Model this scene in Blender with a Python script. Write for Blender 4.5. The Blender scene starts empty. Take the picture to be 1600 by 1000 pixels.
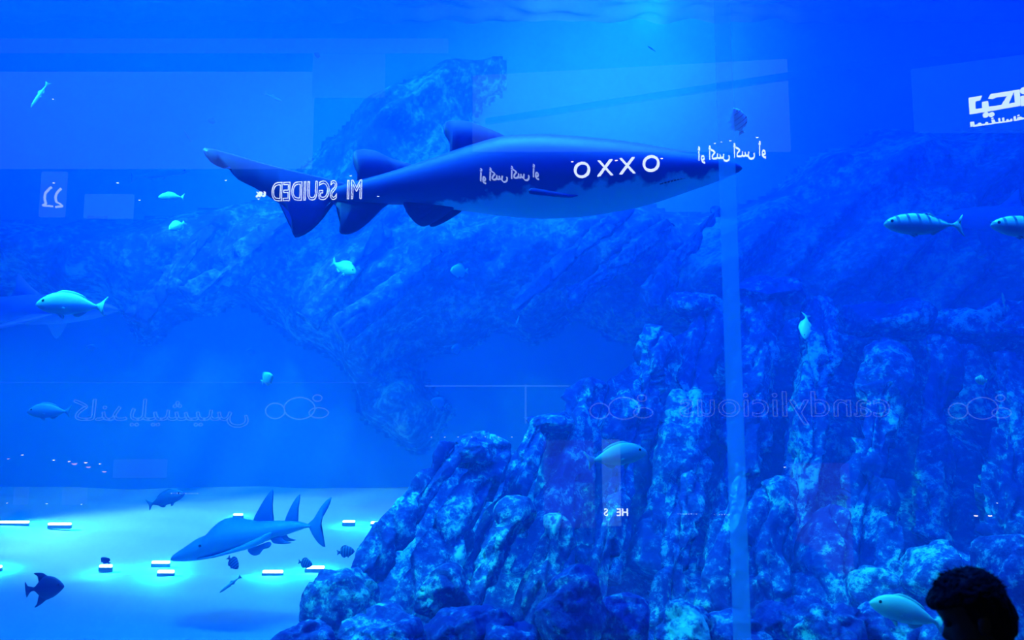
import bpy, bmesh, math, random
from mathutils import Vector, Matrix, noise, Euler

C = bpy.context.scene.collection
SC = bpy.context.scene
PI = math.pi

# ------------------------------------------------------------------ camera
F = 1230.0                      # focal length in pixels of the 1600-wide frame
PITCH = math.radians(6.5)
EYE = Vector((0, 0, 1.9))
GLASS_Y = 3.2
cam_d = bpy.data.cameras.new('camera'); cam = bpy.data.objects.new('camera', cam_d); C.objects.link(cam)
cam.location = EYE; cam.rotation_euler = (PI / 2 + PITCH, 0, 0)
cam_d.sensor_width = 36; cam_d.lens = 36 * F / 1600; cam_d.clip_end = 200; cam_d.clip_start = 0.05
cam_d.dof.use_dof = True; cam_d.dof.focus_distance = 8.0; cam_d.dof.aperture_fstop = 2.6
SC.camera = cam

# ------------------------------------------------------------------ exposure, world
SC.view_settings.view_transform = 'Standard'; SC.view_settings.look = 'None'
SC.view_settings.gamma = 1; SC.view_settings.use_curve_mapping = False
SC.view_settings.exposure = 0.02
SC.cycles.volume_bounces = 1
SC.cycles.max_bounces = 6; SC.cycles.diffuse_bounces = 3; SC.cycles.glossy_bounces = 3
SC.cycles.transparent_max_bounces = 12
SC.cycles.use_denoising = True
SC.cycles.sample_clamp_indirect = 4
w = bpy.data.worlds.new('world'); SC.world = w; w.use_nodes = True
w.node_tree.nodes['Background'].inputs[0].default_value = (0.0, 0.02, 0.10, 1)
w.node_tree.nodes['Background'].inputs[1].default_value = 0.05

# ------------------------------------------------------------------ overhead tank light, and unseen lamps added for effect
def area(name, loc, target, sx, sy, power, col, spread=180):
    d = bpy.data.lights.new(name, 'AREA'); d.shape = 'RECTANGLE'; d.size = sx; d.size_y = sy
    d.energy = power; d.color = col; d.spread = math.radians(spread)
    o = bpy.data.objects.new(name, d); C.objects.link(o); o.location = loc
    o.rotation_euler = (Vector(target) - Vector(loc)).to_track_quat('-Z', 'Y').to_euler()
    return o
def spot(name, loc, target, power, col, angle, blend=0.6, rad=0.15):
    d = bpy.data.lights.new(name, 'SPOT'); d.energy = power; d.color = col
    d.spot_size = math.radians(angle); d.spot_blend = blend; d.shadow_soft_size = rad
    o = bpy.data.objects.new(name, d); C.objects.link(o); o.location = loc
    o.rotation_euler = (Vector(target) - Vector(loc)).to_track_quat('-Z', 'Y').to_euler()
    return o
BLUE = (0.0, 0.16, 1.0); DEEP = (0.0, 0.045, 1.0); CYAN = (0.02, 0.55, 1.0)
area('tank_overhead_light', (-1.0, 9.5, 9.6), (-1.0, 9.5, 0), 16, 7, 1900, (0.0, 0.12, 1.0))
area('added_window_fill', (0, 3.9, 7.6), (0, 10, 1.2), 14, 0.8, 2300, DEEP)  # added fill above the window, lights camera-facing surfaces softly
spot('added_key_spot', (-6.2, 4.6, 7.4), (1.0, 6.6, 1.0), 7000, CYAN, 46, 0.8, 0.2)  # unseen lamp added to bring out the left faces of the rocks
area('added_front_fill', (0.3, 5.2, 8.9), (0.3, 5.6, 0), 9, 0.8, 200, (0.03, 0.60, 1.0), 50)  # put in behind the glass to brighten the nearest fish
spot('added_sand_spot', (-4.6, 9.4, 9.4), (-4.6, 12.3, 0.3), 2200, (0.13, 0.55, 1.0), 58, 0.7, 0.3)  # invented lamp that brightens the sand from overhead
spot('added_side_spot', (-10.5, 11.0, 3.4), (-3.2, 11.2, -0.2), 5600, (0.16, 0.60, 1.0), 44, 0.8, 0.2)  # added out of view at the left, brightens the sand from low down
spot('added_cliff_spot', (-3.0, 8.2, 9.3), (-2.2, 13.0, 5.0), 3000, (0.04, 0.50, 1.0), 88, 0.9, 0.4)  # added to brighten the crest of the far cliff
spot('added_right_spot', (4.6, 4.2, 8.6), (3.5, 5.0, 2.8), 700, CYAN, 26, 0.8, 0.2)  # extra lamp put in for the two trevally
spot('added_surface_uplight', (2.0, 10.5, 7.4), (2.0, 13.6, 9.25), 900, (0.05, 0.5, 1.0), 100, 0.9, 0.2)  # added below the surface to brighten its far end
spot('added_surface_spot', (2.0, 10.0, 7.6), (1.6, 13.9, 7.9), 1000, (0.06, 0.5, 1.0), 110, 0.9, 0.4)  # unseen lamp in the water, added to brighten the upper back wall

# ------------------------------------------------------------------ helpers
def P(px, py, Y, x0=800.0, y0=500.0):
    """world point at depth Y on the sight line of pixel (px, py)"""
    a = (px - x0) / F; b = (y0 - py) / F
    d = Vector((a, math.cos(PITCH) - b * math.sin(PITCH), math.sin(PITCH) + b * math.cos(PITCH)))
    return EYE + d * ((Y - EYE.y) / d.y)
def R(px, py, V):
    """real place in the mall of something whose reflection stands at virtual depth V"""
    p = P(px, py, V); return Vector((p.x, 2 * GLASS_Y - p.y, p.z))
def S(Y): return Y / F

def tag(o, label=None, cat=None, group=None, kind=None):
    if label: o['label'] = label
    if cat: o['category'] = cat
    if group: o['group'] = group
    if kind: o['kind'] = kind
    return o
def empty(name, loc, label, cat, group=None):
    o = bpy.data.objects.new(name, None); C.objects.link(o); o.location = loc; o.empty_display_size = 0.1
    return tag(o, label, cat, group)
def link(name, bm, mat, parent=None, smooth=True):
    me = bpy.data.meshes.new(name); bm.normal_update(); bm.to_mesh(me); bm.free()
    if smooth:
        for p in me.polygons: p.use_smooth = True
    if mat: me.materials.append(mat)
    o = bpy.data.objects.new(name, me); C.objects.link(o)
    if parent: o.parent = parent
    return o
def subsurf(o, n=2):
    m = o.modifiers.new('subdivision', 'SUBSURF'); m.levels = n; m.render_levels = n
    return o
def add_box(bm, c, s, rot=None):
    r = bmesh.ops.create_cube(bm, size=1.0)
    M = Matrix.Translation(Vector(c)) @ (rot.to_4x4() if rot else Matrix.Identity(4)) @ Matrix.Diagonal(Vector((s[0], s[1], s[2], 1)))
    bmesh.ops.transform(bm, matrix=M, verts=r['verts']); return r['verts']
def box(name, lo, hi, mat, parent=None, bevel=0):
    bm = bmesh.new(); lo = Vector(lo); hi = Vector(hi)
    add_box(bm, (lo + hi) / 2, hi - lo)
    if bevel: bmesh.ops.bevel(bm, geom=bm.edges[:], offset=bevel, segments=2, affect='EDGES')
    return link(name, bm, mat, parent, smooth=False)

# ------------------------------------------------------------------ materials
def newmat(name):
    m = bpy.data.materials.new(name); m.use_nodes = True
    nt = m.node_tree; nt.nodes.clear(); out = nt.nodes.new('ShaderNodeOutputMaterial')
    return m, nt, out
def plain(name, col, rough=0.6, metallic=0.0, bump=0, bscale=20, var=0.0):
    m, nt, out = newmat(name)
    b = nt.nodes.new('ShaderNodeBsdfPrincipled'); nt.links.new(b.outputs[0], out.inputs[0])
    b.inputs['Base Color'].default_value = (*col, 1); b.inputs['Roughness'].default_value = rough
    b.inputs['Metallic'].default_value = metallic
    tc = nt.nodes.new('ShaderNodeTexCoord'); n = nt.nodes.new('ShaderNodeTexNoise')
    n.inputs['Scale'].default_value = bscale; n.inputs['Detail'].default_value = 4
    nt.links.new(tc.outputs['Object'], n.inputs['Vector'])
    if var:
        r = nt.nodes.new('ShaderNodeMix'); r.data_type = 'RGBA'
        nt.links.new(n.outputs['Fac'], r.inputs[0])
        r.inputs[6].default_value = (*[c * (1 - var) for c in col], 1); r.inputs[7].default_value = (*[min(1, c * (1 + var)) for c in col], 1)
        nt.links.new(r.outputs[2], b.inputs['Base Color'])
    if bump:
        bp = nt.nodes.new('ShaderNodeBump'); bp.inputs['Strength'].default_value = bump; bp.inputs['Distance'].default_value = 0.02
        nt.links.new(n.outputs['Fac'], bp.inputs['Height']); nt.links.new(bp.outputs[0], b.inputs['Normal'])
    return m
def emis(name, col, st):
    m, nt, out = newmat(name); e = nt.nodes.new('ShaderNodeEmission')
    e.inputs[0].default_value = (*col, 1); e.inputs[1].default_value = st; nt.links.new(e.outputs[0], out.inputs[0]); return m
def ramp(nt, stops):
    r = nt.nodes.new('ShaderNodeValToRGB'); e = r.color_ramp.elements
    e[0].position, e[0].color = stops[0][0], (*stops[0][1], 1)
    e[1].position, e[1].color = stops[-1][0], (*stops[-1][1], 1)
    for p, c in stops[1:-1]:
        x = e.new(p); x.color = (*c, 1)
    return r
def rockmat(name, dark, mid, pale, scale, bump=0.8, lo=0.42, hi=0.62, dist=0.06):
    m, nt, out = newmat(name)
    b = nt.nodes.new('ShaderNodeBsdfPrincipled'); nt.links.new(b.outputs[0], out.inputs[0]); b.inputs['Roughness'].default_value = 0.85
    g = nt.nodes.new('ShaderNodeNewGeometry')
    n1 = nt.nodes.new('ShaderNodeTexNoise'); n1.inputs['Scale'].default_value = scale; n1.inputs['Detail'].default_value = 9; n1.inputs['Roughness'].default_value = 0.68
    n2 = nt.nodes.new('ShaderNodeTexNoise'); n2.inputs['Scale'].default_value = scale * 7; n2.inputs['Detail'].default_value = 8; n2.inputs['Roughness'].default_value = 0.75
    v = nt.nodes.new('ShaderNodeTexVoronoi'); v.feature = 'DISTANCE_TO_EDGE'; v.inputs['Scale'].default_value = scale * 2.3
    for x in (n1, n2, v): nt.links.new(g.outputs['Position'], x.inputs['Vector'])
    mx = nt.nodes.new('ShaderNodeMath'); mx.operation = 'MULTIPLY_ADD'; mx.inputs[1].default_value = 0.55
    ad = nt.nodes.new('ShaderNodeMath'); ad.operation = 'MULTIPLY'; ad.inputs[1].default_value = 0.5
    nt.links.new(n1.outputs['Fac'], ad.inputs[0])
    nt.links.new(n2.outputs['Fac'], mx.inputs[0]); nt.links.new(ad.outputs[0], mx.inputs[2])
    r = ramp(nt, [(lo, dark), ((lo + hi) / 2, mid), (hi, pale)])
    nt.links.new(mx.outputs[0], r.inputs[0]); nt.links.new(r.outputs[0], b.inputs['Base Color'])
    b1 = nt.nodes.new('ShaderNodeBump'); b1.inputs['Strength'].default_value = bump; b1.inputs['Distance'].default_value = dist
    s = nt.nodes.new('ShaderNodeMath'); s.operation = 'MULTIPLY_ADD'; s.inputs[1].default_value = 0.25
    nt.links.new(v.outputs['Distance'], s.inputs[0]); nt.links.new(mx.outputs[0], s.inputs[2])
    nt.links.new(s.outputs[0], b1.inputs['Height']); nt.links.new(b1.outputs[0], b.inputs['Normal'])
    return m

M_rock = rockmat('encrusted_rock', (0.003, 0.015, 0.30), (0.01, 0.10, 0.45), (0.14, 0.74, 0.85), 1.5, 0.9, 0.48, 0.61)
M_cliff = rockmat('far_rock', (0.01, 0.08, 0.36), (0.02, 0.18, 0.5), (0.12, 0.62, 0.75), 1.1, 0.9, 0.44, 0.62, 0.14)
M_wall = plain('painted_tank_wall', (0.03, 0.25, 0.55), 0.8, 0, 0.2, 1.5, 0.12)
M_sand = plain('pale_sand', (0.30, 0.62, 0.75), 0.7, 0, 0.25, 3, 0.10)

# ------------------------------------------------------------------ the tank: shell and water
def struct(o): o['kind'] = 'structure'; return o
X0, X1, TY, ZB, ZT = -12.0, 12.0, 14.2, -3.0, 9.2
struct(box('wall_back', (X0, TY, ZB), (X1, TY + 0.3, 11), M_wall))
struct(box('wall_left', (X0 - 0.3, GLASS_Y, ZB), (X0, TY + 0.3, 11), M_wall))
struct(box('wall_right', (X1, GLASS_Y, ZB), (X1 + 0.3, TY + 0.3, 11), M_wall))
def sand_z(x, y): return -0.62 + (y - 5) * 0.125
bm = bmesh.new()
NX, NY = 120, 70
vs = [[bm.verts.new((X0 + (X1 - X0) * i / NX, GLASS_Y + 0.26 + (TY - GLASS_Y - .26) * j / NY,
      sand_z(0, GLASS_Y + 0.26 + (TY - GLASS_Y - .26) * j / NY) + 0.05 * noise.noise(Vector((i * .16, j * .35, 3))))) for j in range(NY + 1)] for i in range(NX + 1)]
for i in range(NX):
    for j in range(NY): bm.faces.new((vs[i][j], vs[i + 1][j], vs[i + 1][j + 1], vs[i][j + 1]))
struct(link('floor_sand', bm, M_sand))
m, nt, out = newmat('tank_water')
vsx = nt.nodes.new('ShaderNodeVolumeScatter'); vsx.inputs['Color'].default_value = (0.0, 0.18, 1.0, 1); vsx.inputs['Density'].default_value = 0.10
vsx.inputs['Anisotropy'].default_value = 0.0
nt.links.new(vsx.outputs[0], out.inputs['Volume'])
struct(box('water', (X0 + .01, GLASS_Y + 0.27, ZB), (X1 - .01, TY - .01, ZT), m))
# underside of the rippled water surface
m, nt, out = newmat('water_surface_skin')
tr = nt.nodes.new('ShaderNodeBsdfTranslucent'); tr.inputs[0].default_value = (0.5, 0.8, 1, 1)
tp = nt.nodes.new('ShaderNodeBsdfTransparent'); tp.inputs[0].default_value = (0.8, 0.9, 1, 1)
df = nt.nodes.new('ShaderNodeBsdfDiffuse'); df.inputs[0].default_value = (0.6, 0.85, 1, 1)
a1 = nt.nodes.new('ShaderNodeMixShader'); a2 = nt.nodes.new('ShaderNodeMixShader'); a2.inputs[0].default_value = 0.5
nt.links.new(tr.outputs[0], a2.inputs[1]); nt.links.new(df.outputs[0], a2.inputs[2])
a1.inputs[0].default_value = 0.45; nt.links.new(tp.outputs[0], a1.inputs[1]); nt.links.new(a2.outputs[0], a1.inputs[2])
nt.links.new(a1.outputs[0], out.inputs[0])
bm = bmesh.new(); n1, n2 = 200, 90
vs = [[bm.verts.new((X0 + 24 * i / n1, 5 + 9.2 * j / n2, ZT + 0.02 + 0.16 * noise.noise(Vector((i * .23, j * .30, 0))))) for j in range(n2 + 1)] for i in range(n1 + 1)]
for i in range(n1):
    for j in range(n2): bm.faces.new((vs[i][j], vs[i + 1][j], vs[i + 1][j + 1], vs[i][j + 1]))
struct(link('water_surface', bm, m))

# ------------------------------------------------------------------ the viewing window: two acrylic panels and their joint
m, nt, out = newmat('clear_acrylic')
tp = nt.nodes.new('ShaderNodeBsdfTransparent'); gl = nt.nodes.new('ShaderNodeBsdfGlossy'); gl.inputs['Roughness'].default_value = 0.0
mx = nt.nodes.new('ShaderNodeMixShader'); mx.inputs[0].default_value = 0.20
nt.links.new(tp.outputs[0], mx.inputs[1]); nt.links.new(gl.outputs[0], mx.inputs[2]); nt.links.new(mx.outputs[0], out.inputs[0])
M_acr = m
m, nt, out = newmat('acrylic_body')
tp = nt.nodes.new('ShaderNodeBsdfTransparent'); nt.links.new(tp.outputs[0], out.inputs[0]); M_acr_in = m
def pane(name, x0, x1, z0, z1):
    o = box(name, (x0, GLASS_Y, z0), (x1, GLASS_Y + 0.25, z1), M_acr)
    o.data.materials.append(M_acr_in)
    for p in o.data.polygons: p.material_index = 0 if p.normal.y < -0.5 else 1
    return struct(o)
SX0, SX1 = 0.865, 0.935
pane('window_1', -7, SX0, 0.3, 7.6); pane('window_2', SX1, 7, 0.3, 7.6)
m, nt, out = newmat('bonded_joint')
tp = nt.nodes.new('ShaderNodeBsdfTransparent'); tr = nt.nodes.new('ShaderNodeBsdfTranslucent'); tr.inputs[0].default_value = (0.5, 0.75, 0.9, 1)
mx = nt.nodes.new('ShaderNodeMixShader'); mx.inputs[0].default_value = 0.42
nt.links.new(tp.outputs[0], mx.inputs[1]); nt.links.new(tr.outputs[0], mx.inputs[2])
gl = nt.nodes.new('ShaderNodeBsdfGlossy'); gl.inputs['Roughness'].default_value = 0.0; m2 = nt.nodes.new('ShaderNodeMixShader'); m2.inputs[0].default_value = 0.20
nt.links.new(mx.outputs[0], m2.inputs[1]); nt.links.new(gl.outputs[0], m2.inputs[2]); nt.links.new(m2.outputs[0], out.inputs[0])
o = box('trim_1', (SX0, GLASS_Y, 0.3), (SX1, GLASS_Y + 0.25, 7.6), m)
o.data.materials.append(M_acr_in)
for p_ in o.data.polygons: p_.material_index = 0 if p_.normal.y < -0.5 else 1
struct(o)
M_mallwall = plain('mall_plaster', (0.05, 0.05, 0.055), 0.8, 0, 0.1, 8, 0.05)
struct(box('wall_front_lower', (-12, GLASS_Y, ZB), (12, GLASS_Y + 0.25, 0.3), M_mallwall))
struct(box('wall_front_upper', (-12, GLASS_Y, 7.6), (12, GLASS_Y + 0.25, 11), M_mallwall))
struct(box('wall_front_left', (-12, GLASS_Y, 0.3), (-7, GLASS_Y + 0.25, 7.6), M_mallwall))
struct(box('wall_front_right', (7, GLASS_Y, 0.3), (12, GLASS_Y + 0.25, 7.6), M_mallwall))

# ------------------------------------------------------------------ rocks
def fbm(p, o=5):
    return noise.fractal(p, 0.9, 2.1, o, noise_basis='PERLIN_ORIGINAL')
def chip(p, off, amp):
    """broken blocky relief: each cell of a stretched pattern stands out by its own amount"""
    w_ = noise.fractal(p * 3 + off, 1, 2, 2) * .12
    c = noise.voronoi(Vector((p.x * 1.9 + w_, p.y * 1.9, p.z * .8 + w_)) + off)[1][0]
    return (noise.cell(c * 7.3 + Vector((.5, .5, .5))) - .5) * amp
def column(base, top, wdt, dep, seed, taper=0.75, rough=1.0, nseg=56):
    """a tilted, broken rock column standing on BASE with its head at TOP"""
    rnd = random.Random(seed); base = Vector(base); top = Vector(top); L = (top - base).length
    ax = (top - base).normalized(); sx = Vector((0, 1, 0)).cross(ax); sx = sx.normalized() if sx.length > .01 else Vector((1, 0, 0)); sy = ax.cross(sx).normalized()
    k = rnd.choice((4, 5, 5, 6)); ph = rnd.uniform(0, 2 * PI); m_ = max(20, int(L / 0.035)); m_ = min(m_, 80)
    sides = [rnd.uniform(0.78, 1.1) for _ in range(k)]
    bm = bmesh.new(); rings = []
    off = Vector((seed * 3.7, seed * 1.3, seed * 2.1)); slope = rnd.uniform(-.5, .5)
    for j in range(m_ + 1):
        t = j / m_; tt = min(1, (1 - t) * L / (wdt * 0.35)); cap = math.sqrt(max(0, 1 - (1 - tt) ** 2)) if tt < 1 else 1
        r0 = (1 - (1 - taper) * t) * (0.12 + 0.88 * cap)
        step = 0.10 * noise.noise(Vector((seed, t * L * 2.2, 0)))
        ring = []
        for i in range(nseg):
            a = 2 * PI * i / nseg
            # polygon radius
            q = ((a - ph) % (2 * PI)) / (2 * PI / k); s = q - math.floor(q)
            pr = math.cos(PI / k) / math.cos((s - 0.5) * 2 * PI / k)
            sd = sides[int(q) % k] * (1 - s) + sides[(int(q) + 1) % k] * s
            rr = (pr * 0.92 + 0.08) * sd * (r0 + step)
            p = base + ax * (t * L + cap * slope * wdt * .3 * math.cos(a)) + sx * (math.cos(a) * wdt / 2 * rr) + sy * (math.sin(a) * dep / 2 * rr)
            nrm = (sx * math.cos(a) + sy * math.sin(a))
            d = 0.07 * fbm(p * 1.6 + off, 2) + 0.028 * fbm(p * 7 + off, 4) + chip(p, off, .10)
            cr = abs(noise.noise(Vector((p.x * 3, p.y * 3, p.z * 1.2)) + off)); d -= 0.10 * max(0, 0.12 - cr) / 0.12
            ring.append(bm.verts.new(p + nrm * d * rough * min(1, wdt * 1.8)))
        rings.append(ring)
    for j in range(m_):
        for i in range(nseg):
            bm.faces.new((rings[j][i], rings[j][(i + 1) % nseg], rings[j + 1][(i + 1) % nseg], rings[j + 1][i]))
    bm.faces.new(rings[0][::-1]); bm.faces.new(rings[-1])
    for v in bm.verts: v.co -= base
    return bm, base
def boulder(c, rx, ry, rz, seed, sub=5, rough=1.0):
    bm = bmesh.new(); bmesh.ops.create_icosphere(bm, subdivisions=sub, radius=1)
    off = Vector((seed * 5.1, seed * 2.7, seed * 1.9)); c = Vector(c)
    planes = []
    rnd = random.Random(seed)
    for _ in range(9):
        v = Vector((rnd.gauss(0, 1), rnd.gauss(0, 1), rnd.gauss(0, 1))).normalized(); planes.append((v, rnd.uniform(0.68, 0.95)))
    s = max(rx, ry, rz)
    for v in bm.verts:
        p = v.co.copy()
        for n_, d_ in planes:
            h = p.dot(n_)
            if h > d_: p -= n_ * (h - d_) * 0.85
        w_ = Vector((p.x * rx, p.y * ry, p.z * rz))
        d = 0.12 * fbm(w_ / s * 1.6 + off, 2) + 0.04 * fbm(w_ * 7 + off, 4) + chip(w_ / s * .6, off, .12)
        cr = abs(noise.noise(w_ / s * 2.2 + off)); d -= 0.06 * max(0, 0.08 - cr) / 0.08
        v.co = w_ + w_.normalized() * d * s * rough
    return bm, c

# ------------------------------------------------------------------ far cliff of artificial rock, bulging out of the back wall
CL = [(-400, 350), (60, 342), (200, 335), (300, 318), (380, 300), (450, 270), (495, 200), (560, 140), (640, 95), (775, 62), (765, 110), (730, 150), (720, 215), (745, 300), (800, 305), (900, 300), (1000, 315),
      (1100, 330), (1160, 320), (1230, 290), (1290, 245), (1400, 195), (1500, 185), (2000, 180), (2000, 700), (1250, 560), (1060, 500), (960, 500), (900, 480), (830, 500), (760, 490), (700, 520), (620, 560),
      (660, 600), (690, 640), (640, 690), (560, 640), (520, 560), (430, 480), (330, 450), (200, 505), (150, 440), (0, 425), (-400, 430)]
CW = [(P(x, y, 13.2).x, P(x, y, 13.2).z) for x, y in CL]
def sdf(x, z, poly):
    d = 1e9; ins = False; n = len(poly)
    for i in range(n):
        ax, az = poly[i]; bx, bz = poly[(i + 1) % n]
        ex, ez = bx - ax, bz - az; wx, wz = x - ax, z - az
        t = max(0, min(1, (wx * ex + wz * ez) / (ex * ex + ez * ez)))
        dx, dz = wx - ex * t, wz - ez * t; d = min(d, dx * dx + dz * dz)
        if (az > z) != (bz > z) and x < (bx - ax) * (z - az) / (bz - az) + ax: ins = not ins
    return math.sqrt(d) * (1 if ins else -1)
bm = bmesh.new(); st = 0.075; nx = int(23.8 / st); nz = int(8.6 / st); grid = []
for i in range(nx + 1):
    col = []
    for j in range(nz + 1):
        x = X0 + .05 + i * st; z = 0.2 + j * st
        s = sdf(x, z, CW) + 0.25 * noise.noise(Vector((x * 1.1, z * 1.1, 5)))
        u = x * 0.74 + z * 0.67; v = -x * 0.67 + z * 0.74
        rid = 0.55 * noise.noise(Vector((u * 0.35, v * 1.7, 1))) + 0.30 * noise.noise(Vector((u * 0.6, v * 4.0, 2))) + 0.16 * fbm(Vector((x * 2, z * 2, 7)), 4)
        rid += 0.35 * (abs(noise.noise(Vector((u * .3, v * 1.0, 9)))) - .2)
        base = 1 - math.exp(-max(0, s + .15) / 0.5) if s > -.15 else -0.5
        y = TY - base * (1.7 + 1.3 * rid) + (0 if base > 0 else 0.2)
        col.append(bm.verts.new((x, min(TY - .005, y), z)))
    grid.append(col)
for i in range(nx):
    for j in range(nz):
        q = (grid[i][j], grid[i + 1][j], grid[i + 1][j + 1], grid[i][j + 1])
        if min(v.co.y for v in q) < TY - .01: bm.faces.new(q)
bmesh.ops.delete(bm, geom=[v for v in bm.verts if not v.link_faces], context='VERTS')
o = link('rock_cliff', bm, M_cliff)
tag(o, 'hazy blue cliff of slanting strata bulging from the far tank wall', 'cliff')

def put_column(b, t, Y0, Y1, wpx, label, seed, name='leaning_rock', mat=None, taper=.75, dz=0.8, group=None):
    Yb = Y0; A = P(*b, Y0); B = P(*t, Y1); wd = wpx * S((Y0 + Y1) / 2)
    bm, c = column(A, B, wd, wd * dz, seed, taper)
    o = link(name, bm, mat or M_rock); o.location = c
    return tag(o, label, 'rock', group)
FG = 'tilted columns of the rock outcrop'
cols = [  # base px, top px, base depth, top depth, width px, label
 ((468, 1040), (714, 692), 6.2, 7.0, 84, 'long leaning rock column forming the sloping edge of the outcrop above the sand'),
 ((590, 1050), (790, 690), 6.35, 7.3, 92, 'wide dark rock column right behind the sloping edge column of the outcrop'),
 ((716, 985), (812, 778), 5.6, 6.2, 84, 'short pale encrusted rock column leaning beside the dark gully'),
 ((730, 900), (846, 655), 7.0, 7.8, 70, 'rock column rising above the short pale column'),
 ((826, 985), (874, 800), 5.8, 6.2, 88, 'stubby pale rock column standing under the silver fish with a forked tail'),
 ((830, 900), (925, 590), 7.4, 8.3, 104, 'thick rock column on the first shoulder right of the flat step'),
 ((915, 990), (965, 770), 5.9, 6.5, 66, 'stocky dark rock column below the reflected white post'),
 ((930, 900), (1030, 510), 7.7, 8.9, 110, 'tall slanting rock column left of the summit'),
 ((1030, 900), (1105, 475), 7.8, 9.2, 98, 'slanting rock column at the left end of the summit'),
 ((1040, 985), (1082, 735), 6.2, 6.9, 84, 'pale streaked rock column leaning in the lower row beside the window joint'),
 ((1105, 960), (1160, 740), 6.2, 6.8, 56, 'narrow smooth rock column crossing the window joint low down'),
 ((1130, 900), (1195, 455), 8.0, 9.5, 116, 'broad rock column of the summit right of the window joint'),
 ((1185, 980), (1215, 745), 6.6, 7.3, 92, 'rough rock column in the lower row right of the window joint'),
 ((1235, 880), (1290, 470), 8.0, 9.4, 100, 'rock column behind the head-down fish'),
 ((1285, 990), (1300, 790), 6.6, 7.2, 90, 'rock column in the lower row above the long low boulder'),
 ((1335, 920), (1392, 540), 7.4, 8.6, 116, 'wide pale-faced rock column in the upper right of the outcrop'),
 ((1385, 960), (1400, 810), 6.7, 7.1, 80, 'bulky rock column in the lower row nearest the person'),
 ((1450, 850), (1480, 530), 8.2, 9.4, 90, 'dim rock column left of the little banded fish'),
 ((1570, 860), (1590, 560), 7.8, 8.8, 110, 'rock column at the right border of the view above the person'),
]
for k, (b, t, y0, y1, wp, lab) in enumerate(cols):
    put_column(b, t, y0, y1, wp, lab, k + 1, group=FG)
# slanting beams of rock high on the cliff
beams = [((800, 478), (985, 318), 11.2, 12.2, 40, 'long straight rock slab slanting down from the far cliff under the shark'),
 ((1010, 470), (1120, 330), 10.9, 12.0, 52, 'slanting rock slab hanging behind the summit of the outcrop'),
 ((885, 470), (1050, 350), 11.6, 12.4, 44, 'fainter slanting rock slab right of the long straight one'),
 ((530, 520), (690, 395), 11.3, 12.2, 50, 'slanting rock slab under the fish that swims head down to the right'),
 ((210, 500), (330, 350), 11.6, 12.6, 46, 'faint slanting rock slab above the tail of the silver bream'),
 ((480, 500), (600, 350), 11.9, 12.7, 48, 'slanting rock slab below the shark tail'),
 ((300, 470), (470, 330), 11.8, 12.7, 60, 'broad slanting rock slab below the tip of the shark tail')]
for k, (b, t, y0, y1, wp, lab) in enumerate(beams):
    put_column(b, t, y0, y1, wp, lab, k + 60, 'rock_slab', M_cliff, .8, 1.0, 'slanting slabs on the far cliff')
bl = [  # px, py, Y, rx, ry, rz in px
 (530, 942, 5.8, 60, 66, 58, 'rounded boulder at the foot of the sloping edge column'),
 (470, 1010, 5.0, 60, 60, 40, 'low boulder at the sandy foot of the outcrop'),
 (600, 1000, 5.2, 90, 80, 52, 'wide low boulder under the dark gully'),
 (700, 925, 5.5, 50, 60, 48, 'small boulder at the foot of the short pale column'),
 (735, 985, 5.0, 70, 60, 46, 'boulder with pale crust along the lower border of the view'),
 (795, 1010, 4.9, 56, 60, 42, 'half-hidden boulder between two crusted ones'),
 (890, 950, 5.0, 62, 66, 62, 'big square-shouldered boulder in front of the outcrop'),
 (975, 975, 5.1, 50, 50, 46, 'boulder right beside the big square-shouldered one'),
 (1065, 985, 4.9, 52, 60, 50, 'crusted boulder left of the window joint'),
 (1150, 1000, 5.0, 50, 60, 40, 'low boulder crossed by the window joint'),
 (1215, 985, 5.2, 48, 50, 40, 'small boulder right of the window joint'),
 (1290, 990, 5.0, 70, 70, 54, 'long low boulder with a pale rim'),
 (1385, 1000, 5.1, 56, 60, 48, 'boulder under the pale fish beside the person'),
 (1385, 920, 6.2, 66, 60, 40, 'boulder above the pale fish beside the person'),
 (1480, 900, 6.0, 72, 70, 48, 'flat-topped boulder behind the head of the person'),
 (1585, 920, 5.4, 54, 70, 100, 'tall rounded boulder behind the back of the person'),
 (1500, 1000, 5.0, 80, 60, 60, 'boulder hidden partly by the face of the person'),
 (745, 705, 7.2, 54, 60, 34, 'angular cap boulder topping the sloping edge column'),
 (858, 660, 7.9, 40, 50, 22, 'flat cap boulder on the step of the outcrop'),
 (1085, 478, 9.3, 46, 50, 26, 'cap boulder at the left end of the summit'),
 (1200, 460, 9.5, 58, 60, 26, 'cap boulder in the middle of the summit'),
 (1380, 500, 9.6, 90, 60, 40, 'dim boulder on the lower right shoulder of the summit'),
 (1540, 505, 10.2, 100, 60, 50, 'dim boulder at the far right end of the summit'),
]
for k, (px, py, Y, rx, ry, rz, lab) in enumerate(bl):
    s = S(Y); bm, c = boulder(P(px, py, Y), rx * s, ry * s, rz * s, k + 3)
    o = link('boulder', bm, M_rock); o.location = c; tag(o, lab, 'rock', 'boulders of the rock outcrop')
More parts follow.
